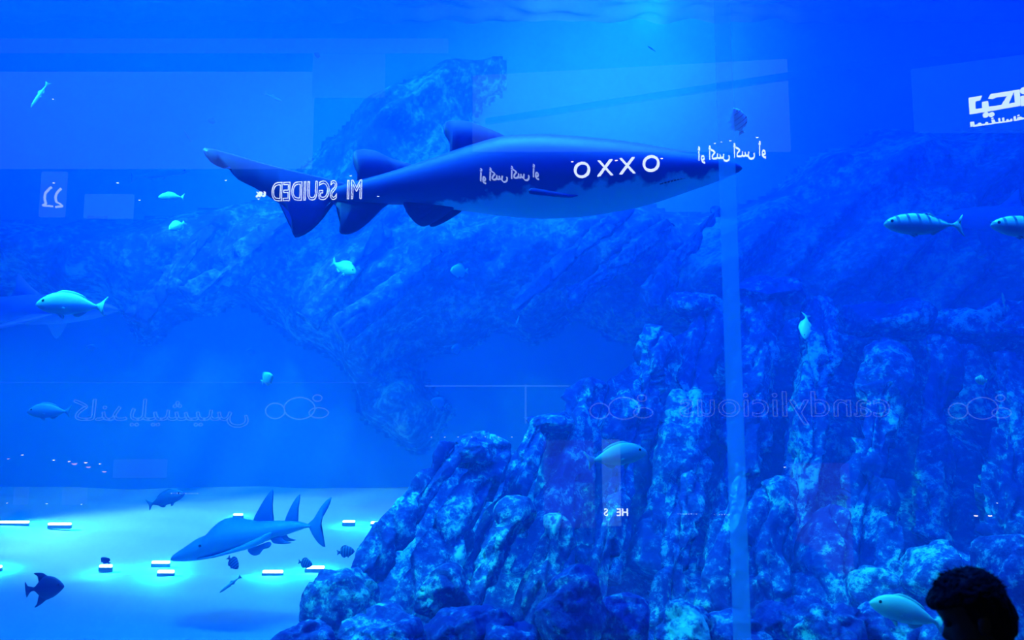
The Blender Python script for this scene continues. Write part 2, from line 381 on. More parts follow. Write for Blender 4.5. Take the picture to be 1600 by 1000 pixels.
# the mass the columns lean on
SIL = [(380, 1060), (520, 960), (615, 810), (705, 715), (840, 670), (900, 640), (950, 575), (1020, 520), (1100, 480), (1250, 475), (1340, 505), (1500, 520), (1800, 520)]
def silz(px):
    for (a, b), (c, d) in zip(SIL, SIL[1:]):
        if a <= px <= c: return b + (d - b) * (px - a) / (c - a)
    return 1100
bm = bmesh.new(); cols_ = []
for i in range(0, 181):
    px = 380 + (1800 - 380) * i / 180; top = silz(px) + 22; c_ = []
    for j in range(0, 61):
        t = j / 60
        Y = 6.2 + 3.6 * (1 - (top - 440) / 620) * t + 0.1 * t if t < 1 else None
        if t >= 1: Y = 6.2 + 3.7 * (1 - (top - 440) / 620)
        py = 1100 + (top - 1100) * t
        p = P(px, py, max(6.2, Y) + 0.75)
        p += Vector((0, 0.35 * fbm(Vector((p.x * 1.5, p.z * .8, 2)), 4), 0.06 * fbm(p * 3, 3)))
        c_.append(bm.verts.new(p))
    c_.append(bm.verts.new(c_[-1].co + Vector((0, 2.2, -0.3)))); c_.append(bm.verts.new(Vector((c_[-1].co.x, c_[-1].co.y + .5, -1.5))))
    cols_.append(c_)
for a, b in zip(cols_, cols_[1:]):
    for j in range(len(a) - 1): bm.faces.new((a[j], b[j], b[j + 1], a[j + 1]))
tag(link('rock_mound', bm, M_rock), 'dark body of the rock outcrop seen in the gullies between its columns', 'rock')

# ------------------------------------------------------------------ bar lamps lying on the sand
E_lamp = emis('sand_lamp_glow', (0.30, 0.95, 1.0), 12)
M_house = plain('lamp_housing', (0.05, 0.12, 0.2), 0.4)
def sand_at(px, py):
    lo_, hi_ = 4.0, 14.1
    for _ in range(40):
        m_ = (lo_ + hi_) / 2
        if P(px, py, m_).z > sand_z(0, m_): lo_ = m_
        else: hi_ = m_
    return P(px, py, lo_)
SL = [(22, 818, 44, 1, 'bar lamp on the far sand, closest to the left border of the view'), (93, 821, 34, 1, 'bar lamp on the far sand, second from the left border of the view'),
 (165, 888, 18, 1, 'short bar lamp under the small dark fish over the sand'), (251, 882, 26, 1.3, 'bar lamp just below the nose of the guitarfish, the upper of two'), (259, 897, 24, 1, 'bar lamp just below the nose of the guitarfish, the lower of two'),
 (426, 897, 30, 1, 'bar lamp on the sand below the guitarfish belly'), (492, 890, 28, 1, 'bar lamp on the sand beside the edge boulder'), (545, 817, 18, 1, 'short bar lamp on the far sand right of the guitarfish tail'),
 (602, 819, 44, 1.2, 'bar lamp on the far sand next to the sloping edge column'), (-14, 889, 30, 1, 'bar lamp on the near sand cut by the left border of the view'), (372, 806, 14, .4, 'weak bar lamp behind the hump of the guitarfish')]
LAMP0 = None
for px, py, wd, k, lab in SL:
    c = sand_at(px, py + 4); L = wd * S(c.y)
    r = empty('bar_lamp', c + Vector((0, 0, .02)), lab, 'lamp', 'bar lamps on the sand')
    box('housing', (-L / 2 - .01, -.02, -.03), (L / 2 + .01, .02, .022), M_house, r, .005)
    box('lit_tube', (-L / 2, -.022, .024), (L / 2, .022, .052), E_lamp if k >= .9 else emis('weak_lamp_glow', (0.2, 0.9, 1.0), 8), r, .005)
    ld = bpy.data.lights.new('bar_lamp_light', 'AREA'); ld.shape = 'RECTANGLE'; ld.size = L * 1.6; ld.size_y = .08; ld.energy = 5.5 * k * (wd / 30); ld.color = (0.0, 0.85, 1.0)
    lo = bpy.data.objects.new('bar_lamp_light', ld); C.objects.link(lo); lo.parent = r; lo.location = (0, 0, .13)

# ------------------------------------------------------------------ animals: helpers
def catmull(pts, n):
    out = []; m_ = len(pts)
    for i in range(m_ - 1):
        p0 = pts[max(0, i - 1)]; p1 = pts[i]; p2 = pts[i + 1]; p3 = pts[min(m_ - 1, i + 2)]
        for k in range(n):
            t = k / n
            out.append(tuple(0.5 * (2 * b + (c - a) * t + (2 * a - 5 * b + 4 * c - d) * t * t + (3 * b - a - 3 * c + d) * t ** 3) for a, b, c, d in zip(p0, p1, p2, p3)))
    out.append(tuple(pts[-1])); return out
def loft(stations, n=5, seg=28, bend=None, power=1.0):
    """stations (x, ztop, zbottom, half width): a closed body along X"""
    st_ = catmull(stations, n); bm = bmesh.new(); rings = []
    for (x, zt, zb, hw) in st_:
        zc = (zt + zb) / 2; hz = max(1e-4, (zt - zb) / 2); hw = max(1e-4, hw); ring = []
        for i in range(seg):
            a = 2 * PI * i / seg; ca, sa = math.cos(a), math.sin(a)
            y = hw * math.copysign(abs(ca) ** power, ca); z = zc + hz * sa
            if bend: y += bend(x)
            ring.append(bm.verts.new((x, y, z)))
        rings.append(ring)
    for a, b in zip(rings, rings[1:]):
        for i in range(seg): bm.faces.new((a[i], a[(i + 1) % seg], b[(i + 1) % seg], b[i]))
    bm.faces.new(rings[0][::-1]); bm.faces.new(rings[-1])
    bmesh.ops.recalc_face_normals(bm, faces=bm.faces)
    return bm
def fin(outline, th, y=0.0, smooth_n=3, tilt=None, bend=None):
    """a fin from its outline (x, z): thick in the middle, thin at the rim"""
    pts = outline
    if smooth_n:
        m_ = len(pts); pts = []
        for i in range(m_):
            p0, p1, p2, p3 = (outline[(i + k) % m_] for k in (-1, 0, 1, 2))
            for k in range(smooth_n):
                t = k / smooth_n
                pts.append(tuple(0.5 * (2 * b + (c - a) * t + (2 * a - 5 * b + 4 * c - d) * t * t + (3 * b - a - 3 * c + d) * t ** 3) for a, b, c, d in zip(p0, p1, p2, p3)))
    cx = sum(p[0] for p in pts) / len(pts); cz = sum(p[1] for p in pts) / len(pts)
    bm = bmesh.new()
    rim = [bm.verts.new((x, 0, z)) for x, z in pts]
    la = [bm.verts.new((cx + (x - cx) * .93, th, cz + (z - cz) * .93)) for x, z in pts]
    lb = [bm.verts.new((cx + (x - cx) * .93, -th, cz + (z - cz) * .93)) for x, z in pts]
    m_ = len(pts)
    for i in range(m_):
        j = (i + 1) % m_
        bm.faces.new((rim[i], rim[j], la[j], la[i])); bm.faces.new((rim[j], rim[i], lb[i], lb[j]))
    fa = [bm.faces.new(la), bm.faces.new(lb[::-1])]
    bmesh.ops.triangulate(bm, faces=fa, quad_method='BEAUTY', ngon_method='EAR_CLIP')
    bmesh.ops.recalc_face_normals(bm, faces=bm.faces)
    for v in bm.verts:
        if tilt: v.co = tilt @ v.co
        v.co.y += y
        if bend: v.co.y += bend(v.co.x)
    return bm
def ball(r, loc, sc=(1, 1, 1), seg=16):
    bm = bmesh.new(); bmesh.ops.create_uvsphere(bm, u_segments=seg, v_segments=seg // 2, radius=r)
    for v in bm.verts: v.co = Vector((v.co.x * sc[0], v.co.y * sc[1], v.co.z * sc[2])) + Vector(loc)
    return bm
def hidemat(name, top, belly, edge, soft, axis_noise=5.0, amp=0.05, rough=0.45, bars=None, slope=0.0, spec=0.5):
    """fish skin: TOP colour on the back and BELLY colour below, meeting at local height EDGE (+ SLOPE * x); BARS = (frequency, colour, width)"""
    m, nt, out = newmat(name)
    b = nt.nodes.new('ShaderNodeBsdfPrincipled'); nt.links.new(b.outputs[0], out.inputs[0]); b.inputs['Roughness'].default_value = rough
    b.inputs['Specular IOR Level'].default_value = spec
    tc = nt.nodes.new('ShaderNodeTexCoord'); sp = nt.nodes.new('ShaderNodeSeparateXYZ'); nt.links.new(tc.outputs['Object'], sp.inputs[0])
    n = nt.nodes.new('ShaderNodeTexNoise'); n.inputs['Scale'].default_value = axis_noise; n.inputs['Detail'].default_value = 7; nt.links.new(tc.outputs['Object'], n.inputs['Vector'])
    def mth(op, a, b_):
        q = nt.nodes.new('ShaderNodeMath'); q.operation = op
        for k, v in enumerate((a, b_)):
            if isinstance(v, (int, float)): q.inputs[k].default_value = v
            else: nt.links.new(v, q.inputs[k])
        return q.outputs[0]
    h = mth('ADD', sp.outputs['Z'], mth('MULTIPLY', mth('SUBTRACT', n.outputs['Fac'], 0.5), amp * 2))
    if slope: h = mth('SUBTRACT', h, mth('MULTIPLY', sp.outputs['X'], slope))
    mr = nt.nodes.new('ShaderNodeMapRange'); mr.inputs[1].default_value = edge - soft; mr.inputs[2].default_value = edge + soft; nt.links.new(h, mr.inputs[0])
    mx = nt.nodes.new('ShaderNodeMix'); mx.data_type = 'RGBA'; mx.inputs[6].default_value = (*belly, 1); mx.inputs[7].default_value = (*top, 1); nt.links.new(mr.outputs[0], mx.inputs[0])
    colo = mx.outputs[2]
    if bars:
        fq, bc, wd = bars
        s = mth('SINE', mth('ADD', mth('MULTIPLY', sp.outputs['X'], fq), mth('MULTIPLY', sp.outputs['Z'], fq * .15)), 0)
        up = nt.nodes.new('ShaderNodeMapRange'); up.inputs[1].default_value = wd; up.inputs[2].default_value = min(1, wd + .25); nt.links.new(s, up.inputs[0])
        fade = nt.nodes.new('ShaderNodeMapRange'); fade.inputs[1].default_value = edge - soft; fade.inputs[2].default_value = edge + soft * 2; nt.links.new(sp.outputs['Z'], fade.inputs[0])
        m2 = nt.nodes.new('ShaderNodeMix'); m2.data_type = 'RGBA'; nt.links.new(mth('MULTIPLY', up.outputs[0], fade.outputs[0]), m2.inputs[0])
        nt.links.new(colo, m2.inputs[6]); m2.inputs[7].default_value = (*bc, 1); colo = m2.outputs[2]
    nt.links.new(colo, b.inputs['Base Color'])
    bp = nt.nodes.new('ShaderNodeBump'); bp.inputs['Strength'].default_value = 0.15; bp.inputs['Distance'].default_value = 0.01
    nt.links.new(n.outputs['Fac'], bp.inputs['Height']); nt.links.new(bp.outputs[0], b.inputs['Normal'])
    return m

# ------------------------------------------------------------------ the big shark
SY = 5.0; ss = S(SY) * 1.004; SCX, SCY = 740, 280
shark = empty('ragged_tooth_shark', P(SCX, SCY, SY), 'large dark shark with pale belly swimming across the middle of the tank', 'shark')
def sp(px, py): return ((px - SCX) * ss, (SCY - py) * ss)
M_shark = hidemat('shark_skin', (0.006, 0.03, 0.30), (0.10, 0.52, 0.75), sp(0, 320)[1], 0.015, 9, 0.11, 0.5, slope=0.12)
M_sfin = plain('shark_fin_skin', (0.004, 0.018, 0.24), 0.55, 0, 0.1, 12, 0.1)
M_dark = plain('dark_slit', (0.004, 0.005, 0.03), 0.6)
M_tooth = plain('tooth_white', (0.7, 0.85, 0.9), 0.3)
bod = [  # px, top, bottom, half width px
 (512, 303, 320, 5), (535, 296, 324, 9), (560, 288, 324, 13), (600, 276, 325, 20), (640, 262, 325, 27), (690, 243, 328, 37), (740, 224, 333, 46), (790, 209, 338, 54),
 (850, 204, 340, 60), (910, 206, 336, 62), (960, 210, 328, 60), (1010, 216, 318, 55), (1050, 223, 306, 49), (1090, 230, 292, 41), (1125, 237, 280, 31), (1152, 243, 270, 20), (1170, 250, 262, 9), (1176, 255, 257, 2)]
sb = lambda x: 0.10 * math.sin(x * 1.2)          # slight swimming curve
o = link('body', loft([((px - SCX) * ss, (SCY - t) * ss, (SCY - b) * ss, h * ss) for px, t, b, h in bod], 5, 40, sb), M_shark, shark)
def sfin(name, pts, th=0.012, y=0, tilt=None, mat=None, sm=3):
    return link(name, fin([sp(*p) for p in pts], th, y, sm, tilt, sb), mat or M_sfin, shark)
sfin('tail_fin', [(313, 239), (330, 237), (400, 258), (470, 276), (545, 294), (548, 308), (535, 318), (522, 327), (508, 348), (490, 368), (470, 380), (461, 376), (460, 352), (448, 334), (425, 318), (398, 301), (372, 288), (357, 271), (353, 264), (343, 267), (327, 259)], .010, 0, None, None, 2)
sfin('dorsal_fin', [(706, 243), (701, 222), (692, 205), (693, 190), (705, 184), (728, 184), (755, 192), (795, 209), (800, 226), (750, 240)], .018)
sfin('second_dorsal_fin', [(556, 296), (558, 280), (551, 262), (551, 243), (562, 237), (585, 239), (612, 251), (650, 262), (652, 276), (600, 292)], .016)
sfin('anal_fin', [(520, 318), (529, 334), (533, 352), (532, 370), (541, 375), (558, 370), (578, 354), (598, 332), (612, 318), (570, 312)], .014)
for s_, yy in ((1, -0.07), (-1, 0.10)):
    dx = 0 if s_ == 1 else 24
    sfin('pelvic_fin', [(636 + dx, 318), (633 + dx * .8, 334), (645 + dx, 352), (658 + dx * .6, 361), (672 + dx * .5, 358), (694 + dx * .5, 344), (712 + dx * .4, 328), (700, 314)], .012, yy, Matrix.Rotation(s_ * 0.25, 3, 'X'))
# pectoral fins: blades spreading sideways, rooted behind the gills
def pect(side, y0):
    L = 0.5 if side < 0 else 0.3
    r = [(905, 300), (880, 302), (845, 318)]
    bm = bmesh.new()
    root = Vector(((900 if side < 0 else 930) * ss - SCX * ss, side * y0, (SCY - (318 if side < 0 else 300)) * ss))
    prof = [(0.0, 0.0, 0.17), (0.25, -0.04, 0.17), (0.5, -0.09, 0.15), (0.75, -0.15, 0.11), (0.92, -0.20, 0.07), (1.0, -0.24, 0.02)]
    rows = []
    for t, sweep, ch in prof:
        c = root + Vector((sweep, side * t * L, -t * 0.04)); row = []
        for k in range(9):
            u = k / 8; row.append((c + Vector((-ch * u, 0, 0)), 0.022 * (1 - t * .7) * math.sin(PI * min(1, u * .9 + .05))))
        rows.append(row)
    tops = [[bm.verts.new(p + Vector((0, 0, h))) for p, h in row] for row in rows]; bots = [[bm.verts.new(p - Vector((0, 0, h + .001))) for p, h in row] for row in rows]
    for A, flip in ((tops, False), (bots, True)):
        for a, b in zip(A, A[1:]):
            for k in range(8):
                q = (a[k], b[k], b[k + 1], a[k + 1]); bm.faces.new(q[::-1] if flip else q)
    for a, b, c, d in zip(tops, bots, tops[1:], bots[1:]):
        bm.faces.new((a[0], b[0], d[0], c[0])); bm.faces.new((a[-1], c[-1], d[-1], b[-1]))
    for A, B in ((tops[-1], bots[-1]), (tops[0], bots[0])):
        for k in range(8): bm.faces.new((A[k], A[k + 1], B[k + 1], B[k]))
    bmesh.ops.recalc_face_normals(bm, faces=bm.faces)
    return link('pectoral_fin', bm, M_sfin, shark)
pect(1, 0.16)
link('pectoral_fin', fin([sp(*p_) for p_ in [(827, 332), (829, 323), (850, 320), (893, 315), (905, 316), (880, 323), (852, 328)]], .008, 0, 2, None, lambda x: -.20 - .9 * max(0, sp(896, 0)[0] - x) + sb(x)), M_sfin, shark)
for k in range(5):
    x = 938 + k * 13; hw = 58 - k
    bm = bmesh.new(); prev = None
    for j in range(9):
        t = j / 8; py = 244 + 50 * t; zt, zb = 211 + k * 2, 332 - k * 4
        ph = (py - (zt + zb) / 2) / ((zb - zt) / 2); yy = -hw * ss * math.sqrt(max(0, 1 - ph * ph)) + sb((x - SCX) * ss)
        wdt = 1.6 * math.sin(PI * (0.06 + .88 * t)) * ss
        xx = (x - 7 * math.sin(PI * t) - SCX) * ss; z = (SCY - py) * ss
        a = [bm.verts.new((xx - wdt, yy - .004, z)), bm.verts.new((xx + wdt, yy - .004, z)), bm.verts.new((xx + wdt, yy + .02, z)), bm.verts.new((xx - wdt, yy + .02, z))]
        if prev:
            for q in range(4): bm.faces.new((prev[q], prev[(q + 1) % 4], a[(q + 1) % 4], a[q]))
        prev = a
    link('gill_slit', bm, M_dark, shark)
# mouth slung under the snout, with teeth
mo = []
bm = bmesh.new(); prev = None
for j in range(13):
    t = j / 12; px = 1034 + 62 * t; py = 292 - 16 * math.sin(t * PI * .55) ; hwp = 50 - 17 * t; zt, zb = 221 + 14 * t, 309 - 24 * t
    ph = min(.98, max(-.98, (py - (zt + zb) / 2) / ((zb - zt) / 2))); yy = -hwp * ss * math.sqrt(1 - ph * ph) + sb((px - SCX) * ss); z = (SCY - py) * ss; xx = (px - SCX) * ss
    h = 5.5 * math.sin(PI * (0.1 + .8 * t)) * ss; mo.append((xx, yy, z, h))
    a = [bm.verts.new((xx, yy - .006, z + h)), bm.verts.new((xx, yy - .012, z - h)), bm.verts.new((xx, yy + .03, z - h)), bm.verts.new((xx, yy + .03, z + h))]
    if prev:
        for q in range(4): bm.faces.new((prev[q], prev[(q + 1) % 4], a[(q + 1) % 4], a[q]))
    prev = a
mouth = link('mouth', bm, M_dark, shark)
bm = bmesh.new()
for xx, yy, z, h in mo[1:-1]:
    for q in (-.006, .006):
        r_ = bmesh.ops.create_cone(bm, segments=6, radius1=.0035, radius2=0, depth=.022)
        for v in r_['verts']: v.co = Vector((v.co.x + xx + q, v.co.y + yy - .012, (v.co.z if q > 0 else -v.co.z) + z + (-.4 if q > 0 else .4) * h))
link('teeth', bm, M_tooth, mouth)
link('eye', ball(0.016, ((1098 - SCX) * ss, -0.128 + sb((1098 - SCX) * ss), (SCY - 250) * ss), (1, .6, 1)), M_dark, shark)

# ------------------------------------------------------------------ the bowmouth guitarfish over the sand
GY = 8.0; gs = S(GY) * 1.01; GX, GZ = 395, 838
guitar = empty('guitarfish', P(GX, GZ, GY), 'guitarfish with tall swept fins gliding low over the bright sand', 'guitarfish')
gp = lambda px, py: ((px - GX) * gs, (GZ - py) * gs)
M_gf = hidemat('guitarfish_skin', (0.06, 0.52, 0.66), (0.12, 0.75, 0.85), -0.06, 0.05, 9, 0.03, 0.6, slope=0.24)
M_gfin = plain('guitarfish_fin_skin', (0.03, 0.30, 0.58), 0.6, 0, 0.1, 14, .1)
gb = [(274, 869, 873, 4), (281, 862, 874, 16), (296, 852, 874, 24), (312, 841, 873, 30), (326, 835, 871, 34), (338, 822, 869, 38), (350, 813, 866, 40), (364, 810, 862, 38), (378, 812, 857, 34),
      (400, 815, 851, 30), (425, 815, 842, 20), (445, 815, 836, 14), (463, 816, 830, 9), (474, 819, 826, 6), (482, 821, 825, 4)]
link('body', loft([((px - GX) * gs, (GZ - t) * gs, (GZ - b) * gs, h * gs) for px, t, b, h in gb], 5, 32), M_gf, guitar)
gfin = lambda n, pts, th=.01, y=0, tl=None: link(n, fin([gp(*p) for p in pts], th, y, 2, tl), M_gfin, guitar)
gfin('dorsal_fin', [(394, 818), (402, 798), (411, 782), (419, 771), (424, 768), (424, 785), (424, 800), (426, 818), (410, 822)])
gfin('second_dorsal_fin', [(442, 818), (448, 800), (455, 786), (461, 778), (465, 776), (464, 790), (462, 804), (463, 819), (453, 822)])
gfin('tail_fin', [(476, 821), (486, 812), (494, 798), (504, 785), (513, 780), (508, 795), (501, 808), (497, 820), (499, 834), (505, 854), (494, 848), (485, 836), (480, 826)])
gfin('pelvic_fin', [(424, 838), (436, 836), (442, 838), (446, 843), (457, 846), (446, 848), (430, 847), (426, 843)], .008, -.06)
gfin('pelvic_fin', [(424, 838), (436, 836), (442, 838), (446, 843), (457, 846), (446, 848), (430, 847), (426, 843)], .008, .10)
# pectoral disc: a wing on each side whose rim runs up and back
for side in (-1, 1):
    bm = bmesh.new(); rim = [(318, 864, 30), (345, 861, 44), (372, 851, 52), (398, 840, 54), (418, 830, 46), (432, 823, 30)] if side < 0 else [(318, 858, 30), (345, 852, 44), (372, 846, 50), (398, 840, 50), (418, 835, 40), (432, 830, 26)]
    low = [(318, 870, 26), (345, 867, 36), (372, 860, 40), (398, 857, 42), (418, 851, 36), (430, 843, 22)]
    A = [Vector(((px - GX) * gs, side * h * gs, (GZ - py) * gs)) for px, py, h in rim]; B = [Vector(((px - GX) * gs, side * h * gs, (GZ - py) * gs)) for px, py, h in low]
    Cc = [Vector(((px - GX) * gs, side * 10 * gs, (GZ - (py + (3 if side < 0 else 0))) * gs)) for px, py, h in rim]
    va, vb, vc = ([bm.verts.new(p) for p in L_] for L_ in (A, B, Cc))
    for i in range(len(A) - 1):
        bm.faces.new((va[i], va[i + 1], vb[i + 1], vb[i])); bm.faces.new((vc[i], vc[i + 1], va[i + 1], va[i])); bm.faces.new((vb[i], vb[i + 1], vc[i + 1], vc[i]))
    bm.faces.new((va[0], vb[0], vc[0])); bm.faces.new((va[-1], vc[-1], vb[-1]))
    bmesh.ops.recalc_face_normals(bm, faces=bm.faces)
    o = link('pectoral_fin', bm, M_gf, guitar); subsurf(o, 2)
gfin('pectoral_fin_lobe', [(396, 852), (410, 848), (426, 842), (431, 845), (427, 851), (419, 853), (414, 860), (406, 862), (399, 859)], .01, -.16)
link('eye', ball(0.014, ((330 - GX) * gs, -0.245, (GZ - 846) * gs), (1, .6, 1)), M_dark, guitar)

# ------------------------------------------------------------------ fish kinds
def mirror_z(pts): return pts
KINDS = {
 'bream': dict(body=[(-.5, -.012, -.02, .006), (-.47, .035, -.05, .03), (-.40, .10, -.095, .055), (-.28, .165, -.135, .075), (-.12, .19, -.15, .08), (.05, .165, -.135, .07), (.18, .11, -.10, .05), (.28, .055, -.06, .028), (.335, .03, -.035, .016), (.36, .027, -.03, .01)],
   tail=[(.34, .026), (.40, .06), (.47, .13), (.505, .16), (.47, .06), (.435, 0), (.455, -.05), (.465, -.14), (.43, -.11), (.38, -.05), (.34, -.03)],
   dorsal=[(-.25, .15), (-.15, .22), (0, .21), (.12, .17), (.21, .11), (.12, .12), (-.05, .15)], anal=[(.02, -.12), (.08, -.18), (.16, -.15), (.22, -.09), (.14, -.09)],
   pec=[(-.22, -.03), (-.15, -.015), (-.06, -.05), (-.08, -.08), (-.16, -.075)], pelv=[(-.20, -.12), (-.12, -.20), (-.10, -.21), (-.11, -.135)], eye=(-.38, .045, .022)),
 'trevally': dict(body=[(-.5, -.01, -.03, .006), (-.465, .03, -.06, .03), (-.39, .075, -.095, .05), (-.27, .11, -.125, .062), (-.12, .125, -.135, .065), (.03, .105, -.12, .056), (.16, .06, -.075, .035), (.26, .025, -.03, .018), (.33, .010, -.014, .012), (.345, .009, -.012, .01)],
   tail=[(.32, .010), (.37, .035), (.42, .09), (.455, .13), (.445, .07), (.41, .01), (.40, -.015), (.43, -.07), (.475, -.145), (.42, -.10), (.37, -.04), (.32, -.012)],
   dorsal=[(-.05, .118), (.06, .135), (.05, .115), (.20, .055), (.26, .03), (.14, .06)], anal=[(.05, -.11), (.09, -.135), (.12, -.115), (.24, -.04), (.14, -.07)],
   pec=[(-.27, -.02), (-.18, -.005), (-.04, -.005), (-.12, -.03), (-.24, -.035)], pelv=[(-.20, -.115), (-.13, -.155), (-.11, -.15), (-.13, -.125)], eye=(-.42, .015, .020)),
 'round': dict(body=[(-.5, -.01, -.03, .006), (-.46, .06, -.08, .04), (-.38, .16, -.16, .07), (-.24, .25, -.24, .09), (-.05, .29, -.275, .095), (.12, .25, -.24, .08), (.24, .15, -.15, .05), (.31, .06, -.07, .025), (.34, .05, -.055, .012)],
   tail=[(.32, .05), (.40, .10), (.48, .15), (.46, .05), (.445, 0), (.46, -.06), (.48, -.16), (.40, -.10), (.32, -.055)],
   dorsal=[(-.2, .24), (-.05, .34), (.10, .34), (.24, .24), (.27, .12), (.1, .22)], anal=[(-.02, -.25), (.10, -.32), (.22, -.24), (.27, -.12), (.12, -.2)],
   pec=[(-.2, -.03), (-.1, .0), (-.02, -.05), (-.08, -.1), (-.16, -.08)], pelv=[(-.22, -.22), (-.13, -.33), (-.10, -.32), (-.10, -.24)], eye=(-.36, .06, .026)),
 'diamond': dict(body=[(-.5, .02, .0, .006), (-.46, .08, -.05, .035), (-.36, .18, -.14, .06), (-.20, .27, -.24, .075), (-.02, .28, -.27, .075), (.12, .17, -.17, .05), (.22, .06, -.07, .028), (.28, .035, -.045, .014)],
   tail=[(.25, .03), (.34, .06), (.42, .09), (.48, .19), (.475, .02), (.465, -.06), (.44, -.20), (.38, -.12), (.32, -.06), (.25, -.05)],
   dorsal=[(-.12, .24), (.02, .36), (.20, .38), (.26, .36), (.14, .27), (.14, .14), (0, .2)], anal=[(-.1, -.22), (.02, -.34), (.20, -.44), (.24, -.43), (.12, -.28), (.13, -.14), (0, -.2)],
   pec=[(-.16, -.02), (-.08, .0), (-.01, -.04), (-.06, -.08), (-.13, -.06)], pelv=[(-.16, -.22), (-.08, -.28), (-.06, -.27), (-.07, -.24)], eye=(-.38, .07, .022)),
 'slender': dict(body=[(-.5, .0, -.01, .004), (-.44, .03, -.03, .02), (-.32, .05, -.05, .032), (-.1, .06, -.06, .036), (.12, .05, -.05, .03), (.28, .025, -.028, .016), (.36, .014, -.016, .008)],
   tail=[(.34, .014), (.42, .05), (.50, .10), (.46, .0), (.50, -.10), (.42, -.05), (.34, -.016)],
   dorsal=[(0, .045), (.05, .10), (.12, .09), (.15, .04)], anal=[(.05, -.045), (.10, -.09), (.16, -.07), (.18, -.03)],
   pec=[(-.26, -.01), (-.20, .0), (-.14, -.03), (-.2, -.04)], pelv=[(-.1, -.05), (-.05, -.09), (-.03, -.085), (-.04, -.05)], eye=(-.42, .008, .012)),
}
FM = {
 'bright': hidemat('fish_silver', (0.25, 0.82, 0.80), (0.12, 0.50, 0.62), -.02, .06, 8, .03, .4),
 'pale': hidemat('fish_pale', (0.14, 0.58, 0.68), (0.12, 0.50, 0.62), .0, .08, 9, .03, .5),
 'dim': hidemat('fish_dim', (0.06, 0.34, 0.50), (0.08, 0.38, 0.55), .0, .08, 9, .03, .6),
 'dark': hidemat('fish_dark', (0.01, 0.06, 0.24), (0.02, 0.14, 0.36), -.05, .1, 9, .05, .6),
 'banded': hidemat('fish_banded', (0.15, 0.75, 0.8), (0.15, 0.65, 0.75), -.1, .2, 9, .02, .6, (38, (0.01, 0.06, 0.25), .62)),
 'banded_dark': hidemat('fish_banded_dark', (0.02, 0.16, 0.42), (0.02, 0.18, 0.42), -.3, .1, 9, .02, .7, (42, (0.005, 0.03, 0.16), .1)),
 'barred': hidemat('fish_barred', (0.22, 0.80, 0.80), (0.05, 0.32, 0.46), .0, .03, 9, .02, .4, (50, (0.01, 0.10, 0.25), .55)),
}
PROTO = {}
def make_fish(kind, mat):
    k = KINDS[kind]; mt = FM[mat]
    r = bpy.data.objects.new(kind, None); C.objects.link(r); r.empty_display_size = .1
    link('body', loft(k['body'], 4, 22), mt, r)
    link('tail_fin', fin(k['tail'], .008, 0, 2), mt, r); link('dorsal_fin', fin(k['dorsal'], .006, 0, 2), mt, r); link('anal_fin', fin(k['anal'], .006, 0, 2), mt, r)
    hw = max(s[3] for s in k['body'])
    for s_ in (-1, 1):
        link('pectoral_fin', fin(k['pec'], .004, s_ * hw * 1.02, 2, Matrix.Rotation(.12 * s_, 3, 'Z')), mt, r)
        link('pelvic_fin', fin(k['pelv'], .004, s_ * hw * .35, 2), mt, r)
        ex, ez, er = k['eye']; 
        w_ = 0
        for a, b in zip(k['body'], k['body'][1:]):
            if a[0] <= ex <= b[0]: w_ = a[3] + (b[3] - a[3]) * (ex - a[0]) / (b[0] - a[0])
        link('eye', ball(er, (ex, s_ * w_ * .92, ez), (1, .5, 1), 12), M_dark, r)
    return r
def fish(kind, mat, name, px, py, Y, lpx, ang, yaw, label, roll=0):
    """ang: degrees the nose points above horizontal-left (counted in the picture plane); yaw: degrees turned about the vertical, 180 faces right"""
    key = (kind, mat); L = lpx * S(Y)
    if key not in PROTO:
        PROTO[key] = make_fish(kind, mat); r = PROTO[key]
    else:
        src = PROTO[key]; r = src.copy(); C.objects.link(r)
        for ch in src.children:
            c = ch.copy(); C.objects.link(c); c.parent = r
    r.name = name; r.location = P(px, py, Y); r.scale = (L, L, L)
    M = Matrix.Rotation(math.radians(yaw), 4, 'Z')
    sgn = 1 if abs(yaw) < 90 else -1
    M = Matrix.Rotation(math.radians(ang) * sgn, 4, 'Y') @ M @ Matrix.Rotation(math.radians(roll), 4, 'X')
    r.rotation_euler = M.to_euler()
    tag(r, label, 'fish', 'fish swimming in the tank'); return r
